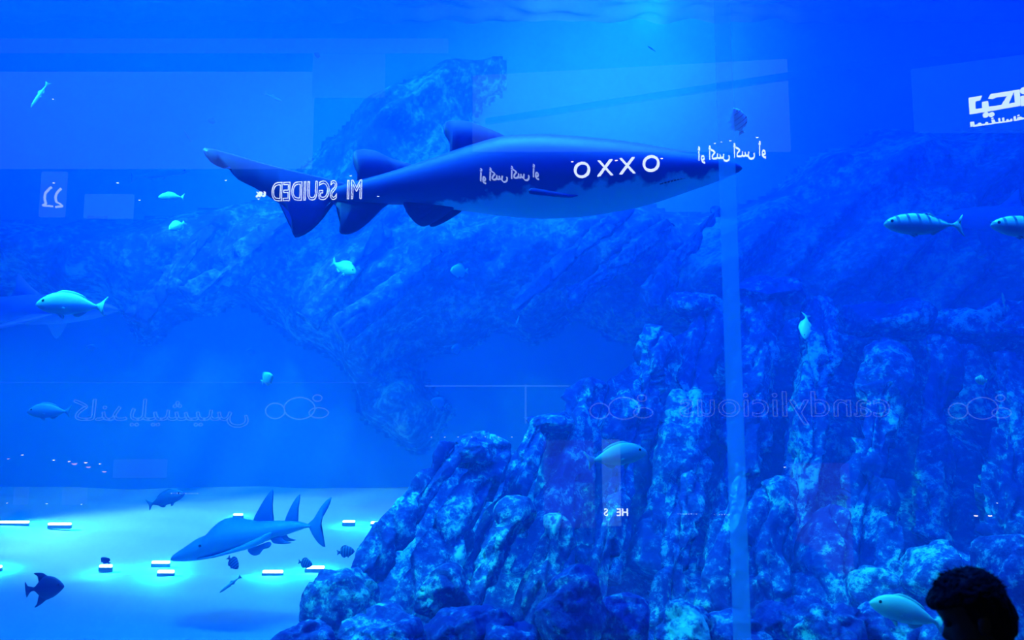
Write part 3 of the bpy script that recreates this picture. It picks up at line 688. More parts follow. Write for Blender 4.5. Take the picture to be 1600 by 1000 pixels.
FL = [
 ('bream', 'bright', 'sea_bream', 112, 477, 5.6, 106, 2, 8, 'bright silver bream with a forked tail swimming in front of the faint grey shark'),
 ('bream', 'pale', 'sea_bream', 77, 643, 6.4, 66, 0, 5, 'pale blue fish beside the reflected script sign, low on the dark side of the tank'),
 ('round', 'pale', 'reef_fish', 417, 592, 6.8, 34, 25, 140, 'small rounded fish alone in the dark water above the guitarfish'),
 ('bream', 'pale', 'sea_bream', 537, 418, 6.2, 60, -28, 150, 'fish swimming head down to the right under the shark tail'),
 ('round', 'pale', 'reef_fish', 718, 423, 8.0, 34, -5, 35, 'plump fish against the far rock under the shark pelvic fins'),
 ('round', 'bright', 'reef_fish', 277, 353, 6.5, 30, -40, 35, 'small rounded fish diving down and left below the shark tail tip'),
 ('bream', 'bright', 'sea_bream', 268, 308, 6.6, 40, -3, 12, 'small bright fish level with the reflected letters and left of the shark tail'),
 ('slender', 'bright', 'slender_fish', 62, 148, 6.5, 52, -68, 12, 'thin pale fish hanging almost upright near the top left corner'),
 ('slender', 'pale', 'slender_fish', 427, 152, 7.5, 42, -30, 160, 'faint thin fish slanting down to the right in open water above the shark tail'),
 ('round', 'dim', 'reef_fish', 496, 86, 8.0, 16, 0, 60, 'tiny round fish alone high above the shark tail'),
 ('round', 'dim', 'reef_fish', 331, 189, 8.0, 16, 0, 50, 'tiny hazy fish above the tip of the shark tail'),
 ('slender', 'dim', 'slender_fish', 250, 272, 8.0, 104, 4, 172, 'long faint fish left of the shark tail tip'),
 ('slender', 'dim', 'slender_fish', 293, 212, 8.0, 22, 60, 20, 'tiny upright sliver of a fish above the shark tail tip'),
 ('round', 'banded', 'striped_fish', 1153, 190, 5.1, 48, 62, 28, 'striped pale fish directly above the shark snout and the window joint'),
 ('trevally', 'barred', 'trevally', 1446, 350, 5.0, 136, 1, 3, 'whole barred trevally with a forked tail, leader of the two at mid height'),
 ('trevally', 'barred', 'trevally', 1612, 355, 4.9, 136, 4, 3, 'barred trevally cut by the right border, following the whole one'),
 ('bream', 'pale', 'sea_bream', 1259, 510, 6.0, 52, -72, 30, 'fish swimming head down in front of the rock summit'),
 ('slender', 'pale', 'slender_fish', 1568, 469, 7.5, 30, 62, 30, 'small thin fish above the right end of the rock summit'),
 ('round', 'banded', 'striped_fish', 1533, 594, 5.4, 24, 5, 15, 'tiny banded fish in front of the dim rock at the right'),
 ('bream', 'bright', 'sea_bream', 963, 713, 5.2, 98, 9, 186, 'silver fish with a forked tail facing right in front of the rock outcrop'),
 ('bream', 'bright', 'sea_bream', 1418, 958, 4.4, 112, 16, -8, 'pale fish whose tail disappears behind the face of the person'),
 ('bream', 'dim', 'sea_bream', 259, 780, 7.2, 62, 18, 176, 'bluish fish above the nose of the guitarfish over the sand'),
 ('diamond', 'dark', 'triggerfish', 69, 919, 5.4, 62, 4, 178, 'dark diamond-shaped fish with a pale tail in the lower left corner'),
 ('round', 'dark', 'reef_fish', 165, 876, 7.0, 18, 55, 40, 'small dark fish over the brightest lamp on the sand'),
 ('round', 'banded_dark', 'striped_fish', 364, 879, 7.4, 26, -40, 165, 'small striped dark fish under the belly of the guitarfish'),
 ('round', 'banded_dark', 'striped_fish', 477, 880, 7.4, 24, -10, 170, 'small striped dark fish below the tail of the guitarfish'),
 ('round', 'banded_dark', 'striped_fish', 540, 862, 7.0, 28, 6, 178, 'small striped dark fish skimming over the boulder at the edge of the outcrop'),
 ('slender', 'dim', 'slender_fish', 360, 913, 6.6, 38, -38, 12, 'bluish fish nosing down and left below the guitarfish'),
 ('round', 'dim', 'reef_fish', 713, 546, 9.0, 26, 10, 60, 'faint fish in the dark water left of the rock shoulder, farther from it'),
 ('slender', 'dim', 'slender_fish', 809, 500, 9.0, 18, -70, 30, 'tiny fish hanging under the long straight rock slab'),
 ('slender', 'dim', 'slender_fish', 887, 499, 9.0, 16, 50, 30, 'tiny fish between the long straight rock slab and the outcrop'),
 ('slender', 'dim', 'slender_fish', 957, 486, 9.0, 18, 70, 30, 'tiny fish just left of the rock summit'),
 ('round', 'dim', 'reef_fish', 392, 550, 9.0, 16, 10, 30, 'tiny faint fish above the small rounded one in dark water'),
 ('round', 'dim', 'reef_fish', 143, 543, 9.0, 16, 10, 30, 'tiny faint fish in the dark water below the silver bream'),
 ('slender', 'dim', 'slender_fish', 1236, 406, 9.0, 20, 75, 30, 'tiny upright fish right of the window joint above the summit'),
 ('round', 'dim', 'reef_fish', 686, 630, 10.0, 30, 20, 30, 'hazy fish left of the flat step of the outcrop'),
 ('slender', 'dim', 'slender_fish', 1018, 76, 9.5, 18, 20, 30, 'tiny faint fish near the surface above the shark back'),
]
for f_ in FL: fish(*f_)

# ------------------------------------------------------------------ the two sharks far off in the haze
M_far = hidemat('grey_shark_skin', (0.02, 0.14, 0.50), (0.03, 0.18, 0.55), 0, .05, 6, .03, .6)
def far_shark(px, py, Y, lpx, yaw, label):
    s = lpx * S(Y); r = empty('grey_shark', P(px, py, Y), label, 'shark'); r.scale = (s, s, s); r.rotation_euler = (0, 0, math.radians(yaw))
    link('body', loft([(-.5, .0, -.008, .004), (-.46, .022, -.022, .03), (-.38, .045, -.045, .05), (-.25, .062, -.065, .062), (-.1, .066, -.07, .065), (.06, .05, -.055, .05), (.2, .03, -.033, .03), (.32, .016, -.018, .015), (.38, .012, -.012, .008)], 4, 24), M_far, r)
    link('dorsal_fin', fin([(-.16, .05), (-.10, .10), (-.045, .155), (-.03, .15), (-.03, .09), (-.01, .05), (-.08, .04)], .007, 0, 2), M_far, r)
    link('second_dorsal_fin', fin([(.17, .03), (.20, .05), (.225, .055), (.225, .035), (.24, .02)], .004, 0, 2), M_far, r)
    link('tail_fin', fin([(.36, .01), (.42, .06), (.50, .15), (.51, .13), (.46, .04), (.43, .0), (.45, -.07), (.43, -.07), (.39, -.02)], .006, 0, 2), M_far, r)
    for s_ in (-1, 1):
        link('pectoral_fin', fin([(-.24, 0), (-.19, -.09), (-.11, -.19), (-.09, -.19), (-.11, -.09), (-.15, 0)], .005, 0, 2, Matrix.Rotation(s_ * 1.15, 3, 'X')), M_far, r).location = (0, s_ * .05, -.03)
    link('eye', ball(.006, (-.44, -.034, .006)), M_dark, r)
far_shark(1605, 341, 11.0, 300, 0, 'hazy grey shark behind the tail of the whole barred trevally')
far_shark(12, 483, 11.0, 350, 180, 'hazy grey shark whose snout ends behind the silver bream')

# ------------------------------------------------------------------ the person in front of the window
M_hair = plain('black_hair', (0.0015, 0.0015, 0.002), 0.9, 0, 0.5, 60, .3)
M_skin = plain('skin', (0.07, 0.04, 0.02), 0.8)
M_shirt = plain('dark_shirt', (0.012, 0.012, 0.016), 0.9, 0, 0.2, 50, .1)
M_collar = plain('pale_collar', (0.30, 0.32, 0.36), 0.8)
M_trouser = plain('dark_trousers', (0.008, 0.008, 0.010), 0.9)
HC = P(1522, 956, 2.35)                                    # middle of the head
neck = HC + Vector((0.035, 0.0, -0.115))
def skin_mesh(verts, edges, root):
    """verts: list of (pos, radius); evaluated skin surface as a bmesh-ready mesh"""
    me = bpy.data.meshes.new('tmp'); me.from_pydata([v[0] for v in verts], edges, [])
    o = bpy.data.objects.new('tmp', me); C.objects.link(o)
    o.modifiers.new('s', 'SKIN')
    for i, d in enumerate(me.skin_vertices[0].data):
        d.radius = (verts[i][1], verts[i][1] if len(verts[i]) < 3 else verts[i][2]); d.use_root = (i == root)
    s = o.modifiers.new('u', 'SUBSURF'); s.levels = 2; s.render_levels = 2
    dg = bpy.context.evaluated_depsgraph_get(); dg.update()
    ev = bpy.data.meshes.new_from_object(o.evaluated_get(dg)); bpy.data.objects.remove(o); return ev
def head_mesh():
    """head facing -X, chin to crown along Z, centre at the origin"""
    st_ = [(-.122, -.020, .030, .028), (-.112, -.066, .035, .040), (-.10, -.082, .045, .050), (-.075, -.090, .062, .060), (-.05, -.092, .078, .068), (-.02, -.088, .088, .074), (.01, -.090, .094, .077), (.04, -.092, .096, .078), (.07, -.082, .090, .073), (.095, -.058, .070, .058), (.112, -.028, .042, .034), (.118, -.004, .016, .008)]
    st_ = catmull(st_, 3); bm = bmesh.new(); rings = []
    for z, xf, xb, hw in st_:
        ring = []
        for i in range(36):
            a = 2 * PI * i / 36; x = (xf + xb) / 2 - (xb - xf) / 2 * math.cos(a); y = hw * math.sin(a)
            if abs(a if a < PI else a - 2 * PI) < .30:
                q = 1 - abs(a if a < PI else a - 2 * PI) / .30
                x -= q * (0.026 * max(0, 1 - abs(z + .035) / .03) + .006 * max(0, 1 - abs(z + .077) / .010) + .005 * max(0, 1 - abs(z + .092) / .008)) 
            if .25 < abs(a if a < PI else a - 2 * PI) < .7: x += .010 * max(0, 1 - abs(z - .002) / .018)
            ring.append(bm.verts.new((x, y, z)))
        rings.append(ring)
    for a, b in zip(rings, rings[1:]):
        for i in range(36): bm.faces.new((a[i], a[(i + 1) % 36], b[(i + 1) % 36], b[i]))
    bm.faces.new(rings[0][::-1]); bm.faces.new(rings[-1]); return bm
HROT = Matrix.Rotation(math.radians(-24), 4, 'Z') @ Matrix.Rotation(math.radians(-24), 4, 'Y')    # turned a little away from the camera, bowed
gx, gy = neck.x + .05, neck.y
bz = lambda z: z * (neck.z / 1.33)
def V(x, y, z): return (gx + x, gy + y, bz(z))
vt = [(V(.02, 0, .86), .13, .15), (V(.03, 0, 1.02), .115, .14), (V(.03, 0, 1.16), .12, .16), (V(.02, 0, 1.26), .10, .13), (V(-.03, 0, 1.34), .052), (tuple(HC + Vector((.012, 0, -.05))), .05),
      # arms
      (V(.03, -.17, 1.25), .055), (V(.05, -.21, 1.02), .042), (V(-.14, -.17, .92), .034), (V(-.22, -.14, .93), .028),
      (V(.03, .17, 1.25), .055), (V(.05, .21, 1.02), .042), (V(-.14, .17, .92), .034), (V(-.22, .14, .93), .028),
      # legs
      (V(.02, -.09, .78), .085), (V(.01, -.10, .44), .056), (V(.04, -.10, .09), .040), (V(-.08, -.10, .035), .034), (V(-.14, -.10, .03), .026),
      (V(.02, .09, .78), .085), (V(-.02, .10, .44), .056), (V(.01, .10, .09), .040), (V(-.11, .10, .035), .034), (V(-.17, .10, .03), .026)]
ed = [(0, 1), (1, 2), (2, 3), (3, 4), (4, 5), (3, 6), (6, 7), (7, 8), (8, 9), (3, 10), (10, 11), (11, 12), (12, 13), (0, 14), (14, 15), (15, 16), (16, 17), (17, 18), (0, 19), (19, 20), (20, 21), (21, 22), (22, 23)]
bm = bmesh.new()
ev = skin_mesh(vt, ed, 0); bm.from_mesh(ev)
for side in (-1, 1):                                        # hands: palm, four fingers, thumb
    wpt = Vector(V(-.22, side * .14, .93)); hv = [(tuple(wpt), .024, .018), (tuple(wpt + Vector((-.05, 0, .005))), .030, .016), (tuple(wpt + Vector((-.08, 0, .004))), .030, .014)]; he = [(0, 1), (1, 2)]
    bm.from_mesh(skin_mesh(hv, he, 0))
    for f_, ln in ((-1.5, .058), (-.5, .070), (.5, .075), (1.5, .066)):
        b0 = wpt + Vector((-.075, f_ * .017, .004)); fv = [(tuple(b0), .009), (tuple(b0 + Vector((-ln * .5, 0, -.002))), .0085), (tuple(b0 + Vector((-ln * .8, 0, -.020))), .0075), (tuple(b0 + Vector((-ln * .8, 0, -.040))), .006)]
        bm.from_mesh(skin_mesh(fv, [(0, 1), (1, 2), (2, 3)], 0))
    b0 = wpt + Vector((-.025, -side * .022, .0)); bm.from_mesh(skin_mesh([(tuple(b0), .011), (tuple(b0 + Vector((-.03, -side * .022, .005))), .010), (tuple(b0 + Vector((-.06, -side * .026, -.004))), .008)], [(0, 1), (1, 2)], 0))
hm = head_mesh()
for v in hm.verts: v.co = (Matrix.Translation(HC) @ HROT) @ v.co
tmp = bpy.data.meshes.new('tmp'); hm.to_mesh(tmp); hm.free(); bm.from_mesh(tmp)
person = empty('person', (gx, gy, 0), 'dark-haired person with bowed head standing in silhouette before the aquarium window', 'person')
inv = Matrix.Translation((-gx, -gy, 0))
bmesh.ops.transform(bm, matrix=inv, verts=bm.verts)
body = link('body', bm, M_skin, person)
rm = body.modifiers.new('one_surface', 'REMESH'); rm.mode = 'VOXEL'; rm.voxel_size = 0.006; rm.use_smooth_shade = True
sm_ = body.modifiers.new('smooth', 'SMOOTH'); sm_.iterations = 3; sm_.factor = .5
HM = inv @ Matrix.Translation(HC) @ HROT
# hair: a cap of short hair with a ragged fringe and crown
bm = bmesh.new(); bmesh.ops.create_icosphere(bm, subdivisions=5, radius=1)
for v in list(bm.verts):
    n_ = v.co.copy(); x, y, z = n_
    p = Vector((x * .098 + .002, y * .083, z * .088 + .032))
    if x < -.2 and z < .10: p = Vector((p.x * .78, p.y * .92, p.z + (.03 if z < 0 else 0)))
    if z < 0 and x > -.12:
        k_ = min(1, (x + .12) / .25); p = Vector((p.x * (1 + .45 * z * z * k_), p.y * (1 + .10 * z * z), .032 + z * (.088 + .050 * k_)))
    tuft = noise.noise(Vector((x * 5, y * 9, z * 3))) * .007 + abs(noise.noise(Vector((x * 2, y * 22, z * 12)))) * .007
    if x < -.55 and .1 < z < .6: tuft += .016 * (1 - abs(z - .33) / .3)
    if x > .45 and z > .55: tuft += .010 * abs(noise.noise(Vector((x * 9, y * 14, 1))))
    v.co = HM @ (p + n_ * tuft)
hair = link('hair', bm, M_hair, person)
# strands that break the outline of the hair
bm = bmesh.new(); rnd = random.Random(4)
for k in range(420):
    th = rnd.uniform(0, 2 * PI); ph = rnd.uniform(-.15, 1.35); n_ = Vector((math.cos(th) * math.cos(ph), math.sin(th) * math.cos(ph), math.sin(ph)))
    if n_.x < -.3 and n_.z < .15: continue
    p0 = Vector((n_.x * .098 + .002, n_.y * .083, n_.z * .088 + .032)); d = (n_ * .5 + Vector((-.5 if n_.x < .3 else .8, 0, -.25)) + Vector((rnd.gauss(0, .2), rnd.gauss(0, .2), rnd.gauss(0, .2)))).normalized(); L = rnd.uniform(.008, .020)
    s_ = d.cross(Vector((0, 0, 1))).normalized() * .0035; u_ = d.cross(s_).normalized() * .0035
    q = [bm.verts.new(HM @ (p0 + s_)), bm.verts.new(HM @ (p0 - s_ * .5 + u_)), bm.verts.new(HM @ (p0 - s_ * .5 - u_))]; t_ = bm.verts.new(HM @ (p0 + d * L))
    for a in range(3): bm.faces.new((q[a], q[(a + 1) % 3], t_))
link('strands', bm, M_hair, hair)
for s_ in (-1, 1):
    link('ear', ball(.03, tuple(HM @ Vector((.008, s_ * .078, -.022))), (.6, .35, 1)), M_skin, person)
    link('eye', ball(.011, tuple(HM @ Vector((-.078, s_ * .032, .002)))), M_dark, person)
# clothing: shirt with sleeves, pale collar, trousers, shoes
sv = [(Vector(v[0]) - Vector((gx, gy, 0)), v[1] + .014, (v[2] if len(v) > 2 else v[1]) + .014) for v in vt]
bm = bmesh.new(); ids = [0, 1, 2, 3, 6, 7, 10, 11]
bm.from_mesh(skin_mesh([(tuple(sv[i][0]), sv[i][1], sv[i][2]) for i in ids], [(0, 1), (1, 2), (2, 3), (3, 4), (4, 5), (3, 6), (6, 7)], 0))
link('shirt', bm, M_shirt, person)
bm = bmesh.new(); c0 = Vector(V(-.022, 0, 1.318)) - Vector((gx, gy, 0))
for a in range(32):
    pass
rr = []
for a in range(32):
    t = 2 * PI * a / 32; rr.append([bm.verts.new(c0 + Vector((math.cos(t) * r_, math.sin(t) * r_ * 1.05, z_ + math.cos(t) * .02))) for r_, z_ in ((.082, -.03), (.066, .02), (.060, .02), (.074, -.03))])
for a in range(32):
    A, B = rr[a], rr[(a + 1) % 32]
    for k in range(4): bm.faces.new((A[k], B[k], B[(k + 1) % 4], A[(k + 1) % 4]))
tag(link('collar', bm, M_collar, person), 'pale collar')
bm = bmesh.new(); ids = [0, 14, 15, 16, 19, 20, 21]
bm.from_mesh(skin_mesh([(tuple(sv[i][0] + (Vector((0, 0, .02)) if i in (16, 21) else Vector())), sv[i][1] + .004, sv[i][2] + .004) for i in ids], [(0, 1), (1, 2), (2, 3), (0, 4), (4, 5), (5, 6)], 0))
link('trousers', bm, M_trouser, person)
for i0 in (16, 21):
    a = sv[i0][0]; bm = loft([(a.x - .20, .035, .0, .02), (a.x - .17, .05, .0, .042), (a.x - .08, .075, .0, .046), (a.x + .0, .10, .0, .042), (a.x + .05, .10, .0, .036), (a.x + .062, .08, .01, .02)], 4, 20)
    for v in bm.verts: v.co.y += a.y
    link('shoe', bm, M_shirt, person)

# ------------------------------------------------------------------ the mall behind the camera (seen only as reflections in the window)
M_mfloor = plain('mall_floor_stone', (0.06, 0.06, 0.065), 0.35)
M_mdark = plain('mall_dark_cladding', (0.02, 0.02, 0.024), 0.6)
struct(box('floor_gallery', (-16, -3.0, -0.3), (16, GLASS_Y, 0.0), M_mfloor))
struct(box('floor_atrium', (-30, -24, -6.3), (30, -3.0, -6.0), M_mfloor))
struct(box('wall_mall', (-30, -24.3, -6.3), (30, -24, 14), M_mallwall))
struct(box('ceiling_mall', (-30, -24.3, 12), (30, GLASS_Y, 12.3), M_mallwall))
ZR = Matrix.Rotation(PI, 4, 'Z')
def hor_depth(py, py0, V0):
    """virtual depth that keeps a line level when it runs from py0 at depth V0 to py"""
    return V0
def quad_thing(name, pxs, V1, V2, mat, th=0.12, parent=None, kind=None):
    """a real upright panel in the mall whose reflection fills (x0, y0, x1, y1)"""
    x0, y0, x1, y1 = pxs
    a, b = R(x0, y1, V1), R(x1, y1, V2); h1 = R(x0, y0, V1).z; 
    bm = bmesh.new(); n_ = (b - a).cross(Vector((0, 0, 1))).normalized() * th
    if n_.y > 0: n_ = -n_
    fr_ = [a, b, Vector((b.x, b.y, h1)), Vector((a.x, a.y, h1))]
    A = [bm.verts.new(p) for p in fr_]; B = [bm.verts.new(p + n_) for p in fr_]
    bm.faces.new(A); bm.faces.new(B[::-1])
    for k in range(4): bm.faces.new((A[k], B[k], B[(k + 1) % 4], A[(k + 1) % 4]))
    bmesh.ops.recalc_face_normals(bm, faces=bm.faces)
    o = link(name, bm, mat, parent, smooth=False)
    return o
def text_mesh(name, body_, mat, p_from, p_to, height, parent, outline=0, depth=0.03, shear=0, hscale=None):
    """raised letters between two real points (reading start, reading end), capital height in metres"""
    cu = bpy.data.curves.new(name, 'FONT'); cu.body = body_; cu.size = 1.0; cu.extrude = 0.02
    cu.resolution_u = 4
    if outline: cu.fill_mode = 'NONE'; cu.extrude = 0; cu.bevel_depth = outline
    o = bpy.data.objects.new(name, cu); C.objects.link(o)
    dg = bpy.context.evaluated_depsgraph_get(); dg.update()
    me = bpy.data.meshes.new_from_object(o.evaluated_get(dg)); bpy.data.objects.remove(o)
    xs = [v.co.x for v in me.vertices]; ys = [v.co.y for v in me.vertices]
    if not xs: return None
    x0, x1, y0, y1 = min(xs), max(xs), min(ys), max(ys); d = p_to - p_from; L = d.length; ex = d.normalized(); ez = Vector((0, 0, 1)); ny = ex.cross(ez).normalized()
    ky = height / (y1 - y0)
    for v in me.vertices:
        u = (v.co.x - x0) / (x1 - x0) * L; h = (v.co.y - y0) * ky; v.co = p_from + ex * u + ez * h + ny * (-v.co.z * depth / .02)
    me.materials.clear(); me.materials.append(mat); me.name = name
    o = bpy.data.objects.new(name, me); C.objects.link(o); o.parent = parent; return o
E_white = emis('sign_white', (0.80, 0.93, 1.0), 5.5); E_soft = emis('sign_soft', (0.6, 0.8, 1.0), 2.6); E_edge = emis('sign_edge_glow', (0.32, 0.62, 1.0), 0.55); E_logo = emis('sign_logo_white', (0.75, 1.0, 1.0), 4.8)
M_board = plain('sign_board', (0.02, 0.02, 0.025), 0.7)
def sign(name, text, px0, px1, ybot0, ybot1, hpx, Vd, mat, label, outline=0, board=True):
    """px0 = pixel of the reading end (left in the mirrored view), px1 = pixel of the reading start"""
    # level baseline: depth varies so that the real height is the same at both ends
    A = R(px0, ybot0, Vd); V2 = Vd
    for _ in range(30):
        B = R(px1, ybot1, V2)
        if abs(B.z - A.z) < 1e-4: break
        V2 *= (A.z - EYE.z) / (B.z - EYE.z) if abs(B.z - EYE.z) > .3 else 1
    B = R(px1, ybot1, V2); B.z = A.z
    h = hpx * S(Vd)
    r = empty(name, (A + B) / 2, label, 'sign')
    A2, B2 = A - r.location, B - r.location
    o = text_mesh('lettering', text, mat, B2, A2, h, r, outline)
    if board:
        bm = bmesh.new(); ex = (A2 - B2).normalized(); rot = Matrix((ex, ex.cross(Vector((0, 0, 1))), Vector((0, 0, 1)))).transposed()
        n_ = ex.cross(Vector((0, 0, 1)))
        add_box(bm, (A2 + B2) / 2 + Vector((0, 0, h / 2)) - Vector((0, .12, 0)), ((A2 - B2).length * 1.08, .08, h * 1.5), rot)
        link('board', bm, M_board, r, smooth=False)
    return r
# Arabic words are given in presentation forms, in visual order
AO = '\u0648\u0623 \uFEB2\uFEDB\u0623 \uFEB2\uFEDB\u0623 \u0648\u0623'
sign('shop_sign', 'O X X O', 897, 1031, 279, 267, 26, 16, E_white, 'white shop sign of four letters, two rings around two crosses', board=False)
sign('shop_sign', AO, 750, 842, 288, 281, 26, 16.6, E_soft, 'small Arabic shop sign reflected over the middle of the shark', board=False)
sign('shop_sign', AO, 1091, 1197, 256, 247, 28, 15.6, E_white, 'small Arabic shop sign reflected over the snout of the shark', board=False)
sign('shop_sign', 'MI  SGUIDED', 424, 565, 315, 311, 32, 16, E_white, 'shop sign in tall outlined capitals reflected over the shark tail', .013, board=False)
sign('shop_sign', 'UK', 400, 414, 308, 307, 8, 16, E_white, 'two small letters beside the tall outlined capitals', board=False)
sign('confectioner_sign', 'candylicious', 1062, 1392, 664, 660, 52, 15, E_edge, 'faint outlined confectioner sign reflected over the rock outcrop', .012, board=False)
AC = '\uFEB2\uFEF4\uFEB8\uFEF4\uFEE0\uFEF3\uFEAA\uFEE8\uFE8E\uFEDB'
sign('confectioner_sign', AC, 112, 388, 668, 668, 44, 15, E_edge, 'faint outlined Arabic confectioner sign reflected low in the dark water', .012, board=False)
sign('shop_sign', 'HE   S', 944, 981, 806, 806, 11, 14, E_white, 'tiny white letters at the foot of the reflected white post', board=False)
# the large angular Arabic logo at the right border, built of bars
def bars(name, strokes, Vd, mat, label, wpx, base_y):
    r = empty(name, R(1590, 165, Vd), label, 'sign')
    for part_, sts in strokes:
        bm = bmesh.new()
        for s_ in sts:
            pts = [R(x, y, Vd) - r.location for x, y in s_]
            A = [bm.verts.new(p) for p in pts]; B = [bm.verts.new(p + Vector((0, -.03, 0))) for p in pts]; n_ = len(A)
            bm.faces.new(A); bm.faces.new(B[::-1])
            for k in range(n_): bm.faces.new((A[k], B[k], B[(k + 1) % n_], A[(k + 1) % n_]))
        bmesh.ops.recalc_face_normals(bm, faces=bm.faces)
        link(part_, bm, mat, r, smooth=False)
    return r
def disc(cx, cy, r, n=14, ry=None): return [(cx + r * math.cos(2 * PI * k / n), cy + (ry or r) * math.sin(2 * PI * k / n)) for k in range(n)]
big = [[(1514.7, 152.5), (1534.7, 149.3), (1531.5, 156.5), (1524.3, 158), (1524.3, 170.2), (1535, 168.5), (1535, 175), (1516.5, 178)],
       [(1535.5, 159), (1544, 157.8), (1545, 166.5), (1565.5, 163.8), (1575, 149.2), (1558, 151.5), (1552, 154), (1545.3, 153.5), (1548.5, 146.8), (1585.4, 141), (1576.3, 161.7), (1587.3, 160), (1585.8, 140.9), (1593.2, 139.8), (1595, 164.5), (1536.5, 175)],
       [(1596, 150), (1604, 148), (1640, 142), (1642, 152), (1612, 157), (1612, 162), (1597, 165)], disc(1600, 141, 5), disc(1541, 179, 4.2), disc(1550, 178.5, 4.2, ry=3.6)]
small = [[(1517, 190.3), (1519, 190), (1519.6, 197), (1517.6, 197.3)], [(1520.3, 190), (1522, 189.8), (1522.6, 195), (1530, 194), (1529, 192), (1533, 192), (1534, 194), (1540, 193), (1541, 190.5), (1543.5, 190.5), (1544, 192.8), (1552, 191.6), (1550, 187.5), (1553, 186.5), (1556, 191), (1562, 190.1), (1561, 184.5), (1562.6, 184.2), (1563.4, 190), (1568, 189.2), (1567, 183.6), (1568.8, 183.3), (1569.5, 189), (1574, 188.4), (1574, 186), (1576, 186), (1576.4, 188), (1580, 187.4), (1580, 185.4), (1582, 185.2), (1582, 189), (1522, 197.3)],
         [(1585, 181.5), (1587, 181.3), (1588, 186.3), (1592, 185.5), (1590, 183.5), (1594, 182), (1599, 184), (1604, 182), (1604, 185), (1586, 188.3)], disc(1551.5, 184.5, 1.2), disc(1592, 180, 1.2)]
bars('arabic_logo_sign', [('large_lettering', big), ('small_lettering', small)], 14, E_logo, 'large angular white Arabic sign reflected at the right border', 3, 0)
# two comma-like letters at the far left
def stroke_poly(pts, w_):
    L, Rr = [], []
    for i, (x, y) in enumerate(pts):
        a = pts[max(0, i - 1)]; b = pts[min(len(pts) - 1, i + 1)]; dx, dy = b[0] - a[0], b[1] - a[1]; l = math.hypot(dx, dy); nx_, ny_ = -dy / l * w_, dx / l * w_
        L.append((x + nx_, y + ny_)); Rr.append((x - nx_, y - ny_))
    return L + Rr[::-1]
def stroke_quads(pts, w_):
    q = []
    for a, b in zip(pts, pts[1:]): q.append(stroke_poly([a, b], w_))
    return q
ll = stroke_quads([(80, 292), (76, 295), (70, 302), (69, 310), (71, 318), (66, 321)], 1.3) + stroke_quads([(68, 321), (82, 322)], 1.2) + stroke_quads([(95, 294), (89, 300), (86, 307), (87, 315), (93, 318), (97, 322), (86, 323)], 1.3)
bars('arabic_letters_sign', [('lettering', ll)], 16, E_soft, 'pair of white curled letters reflected near the left border', 2, 0).location
# outlined logo rings around the confectioner signs
def ring(name, cx, cy, rx, ry, Vd, mat, parent, w_=.012):
    bm = bmesh.new(); n_, k_ = 48, 8; rows = []
    for i in range(n_):
        a = 2 * PI * i / n_; c = R(cx + rx * math.cos(a), cy + ry * math.sin(a), Vd) - parent.location; o_ = (c - (R(cx, cy, Vd) - parent.location)).normalized()
        rows.append([bm.verts.new(c + (o_ * math.cos(2 * PI * k / k_) + Vector((0, 1, 0)) * math.sin(2 * PI * k / k_)) * w_) for k in range(k_)])
    for i in range(n_):
        for k in range(k_): bm.faces.new((rows[i][k], rows[(i + 1) % n_][k], rows[(i + 1) % n_][(k + 1) % k_], rows[i][(k + 1) % k_]))
    link(name, bm, mat, parent)
for (cx, lab) in ((478, 'outlined round logo beside the Arabic confectioner sign'), (985, 'outlined round logo reflected at the shoulder of the outcrop'), (1545, 'outlined round logo reflected near the right border')):
    r = empty('round_logo_sign', R(cx, 640, 15), lab, 'sign')
    ring('ring', cx - 10, 638, 24, 17, 15, E_edge, r); ring('small_ring', cx + 20, 645, 15, 8, 15, E_edge, r); ring('small_ring', cx - 48, 642, 15, 12, 15, E_edge, r)
    ring('small_ring', cx + 18, 622, 7, 5, 15, E_edge, r)
# shopfronts, slabs and posts across the atrium, their light put in as emission
def glow(name, col, st): return emis(name, col, st)
G1 = glow('shop_interior_dim', (0.14, 0.50, 1.0), 0.34); G2 = glow('panel_glow', (0.35, 0.42, 1.0), 0.07); G3 = glow('lit_post', (0.16, 0.6, 1.0), 0.5); G4 = glow('poster_backlight', (0.6, 0.5, 1.0), 0.05)
def pan(name, pxs, V1, V2, mat, label, cat, group=None):
    o = quad_thing(name, pxs, V1, V2, mat); c = sum((v.co for v in o.data.vertices), Vector()) / 8
    for v in o.data.vertices: v.co -= c
    o.location = c; return tag(o, label, cat, group)
pan('shopfront', (738, 118, 1236, 235), 20, 19, G1, 'long dimly lit shopfront reflected above the shark back', 'shopfront')
pan('shopfront', (-40, 112, 486, 262), 20, 20, G1, 'wide dimly lit shopfront reflected in the upper left water', 'shopfront')
pan('shopfront', (130, 303, 205, 340), 20, 20, glow('bright_shop_window', (0.10, 0.55, 1.0), 0.42), 'small bright shop window reflected below the upper left water', 'shopfront')
pan('shopfront', (60, 268, 98, 338), 20, 20, G1, 'narrow shop window behind the pair of curled letters', 'shopfront')
pan('fascia_panel', (-40, 60, 700, 80), 19.5, 19.5, G2, 'long fascia with added glow reflected near the top left', 'panel')  # fascia is no lamp; its emission stands for light falling on it
pan('fascia_panel', (487, 84, 600, 150), 19.5, 19.5, G2, 'short fascia block with added glow reflected left of the rock crest', 'panel')
pan('lit_post', (943, 687, 971, 822), 14.5, 14.5, G3, 'white lit post reflected behind the silver fish', 'post')
pan('poster_panel', (850, 688, 930, 825), 15, 15, G2, 'dim poster panel reflected left of the white lit post', 'panel')
pan('poster_panel', (1243, 724, 1335, 900), 14, 14, G4, 'purple backlit poster panel reflected over the lower rocks', 'panel')
pan('poster_panel', (176, 718, 256, 747), 15, 15, G2, 'small poster panel reflected at the back edge of the sand', 'panel')
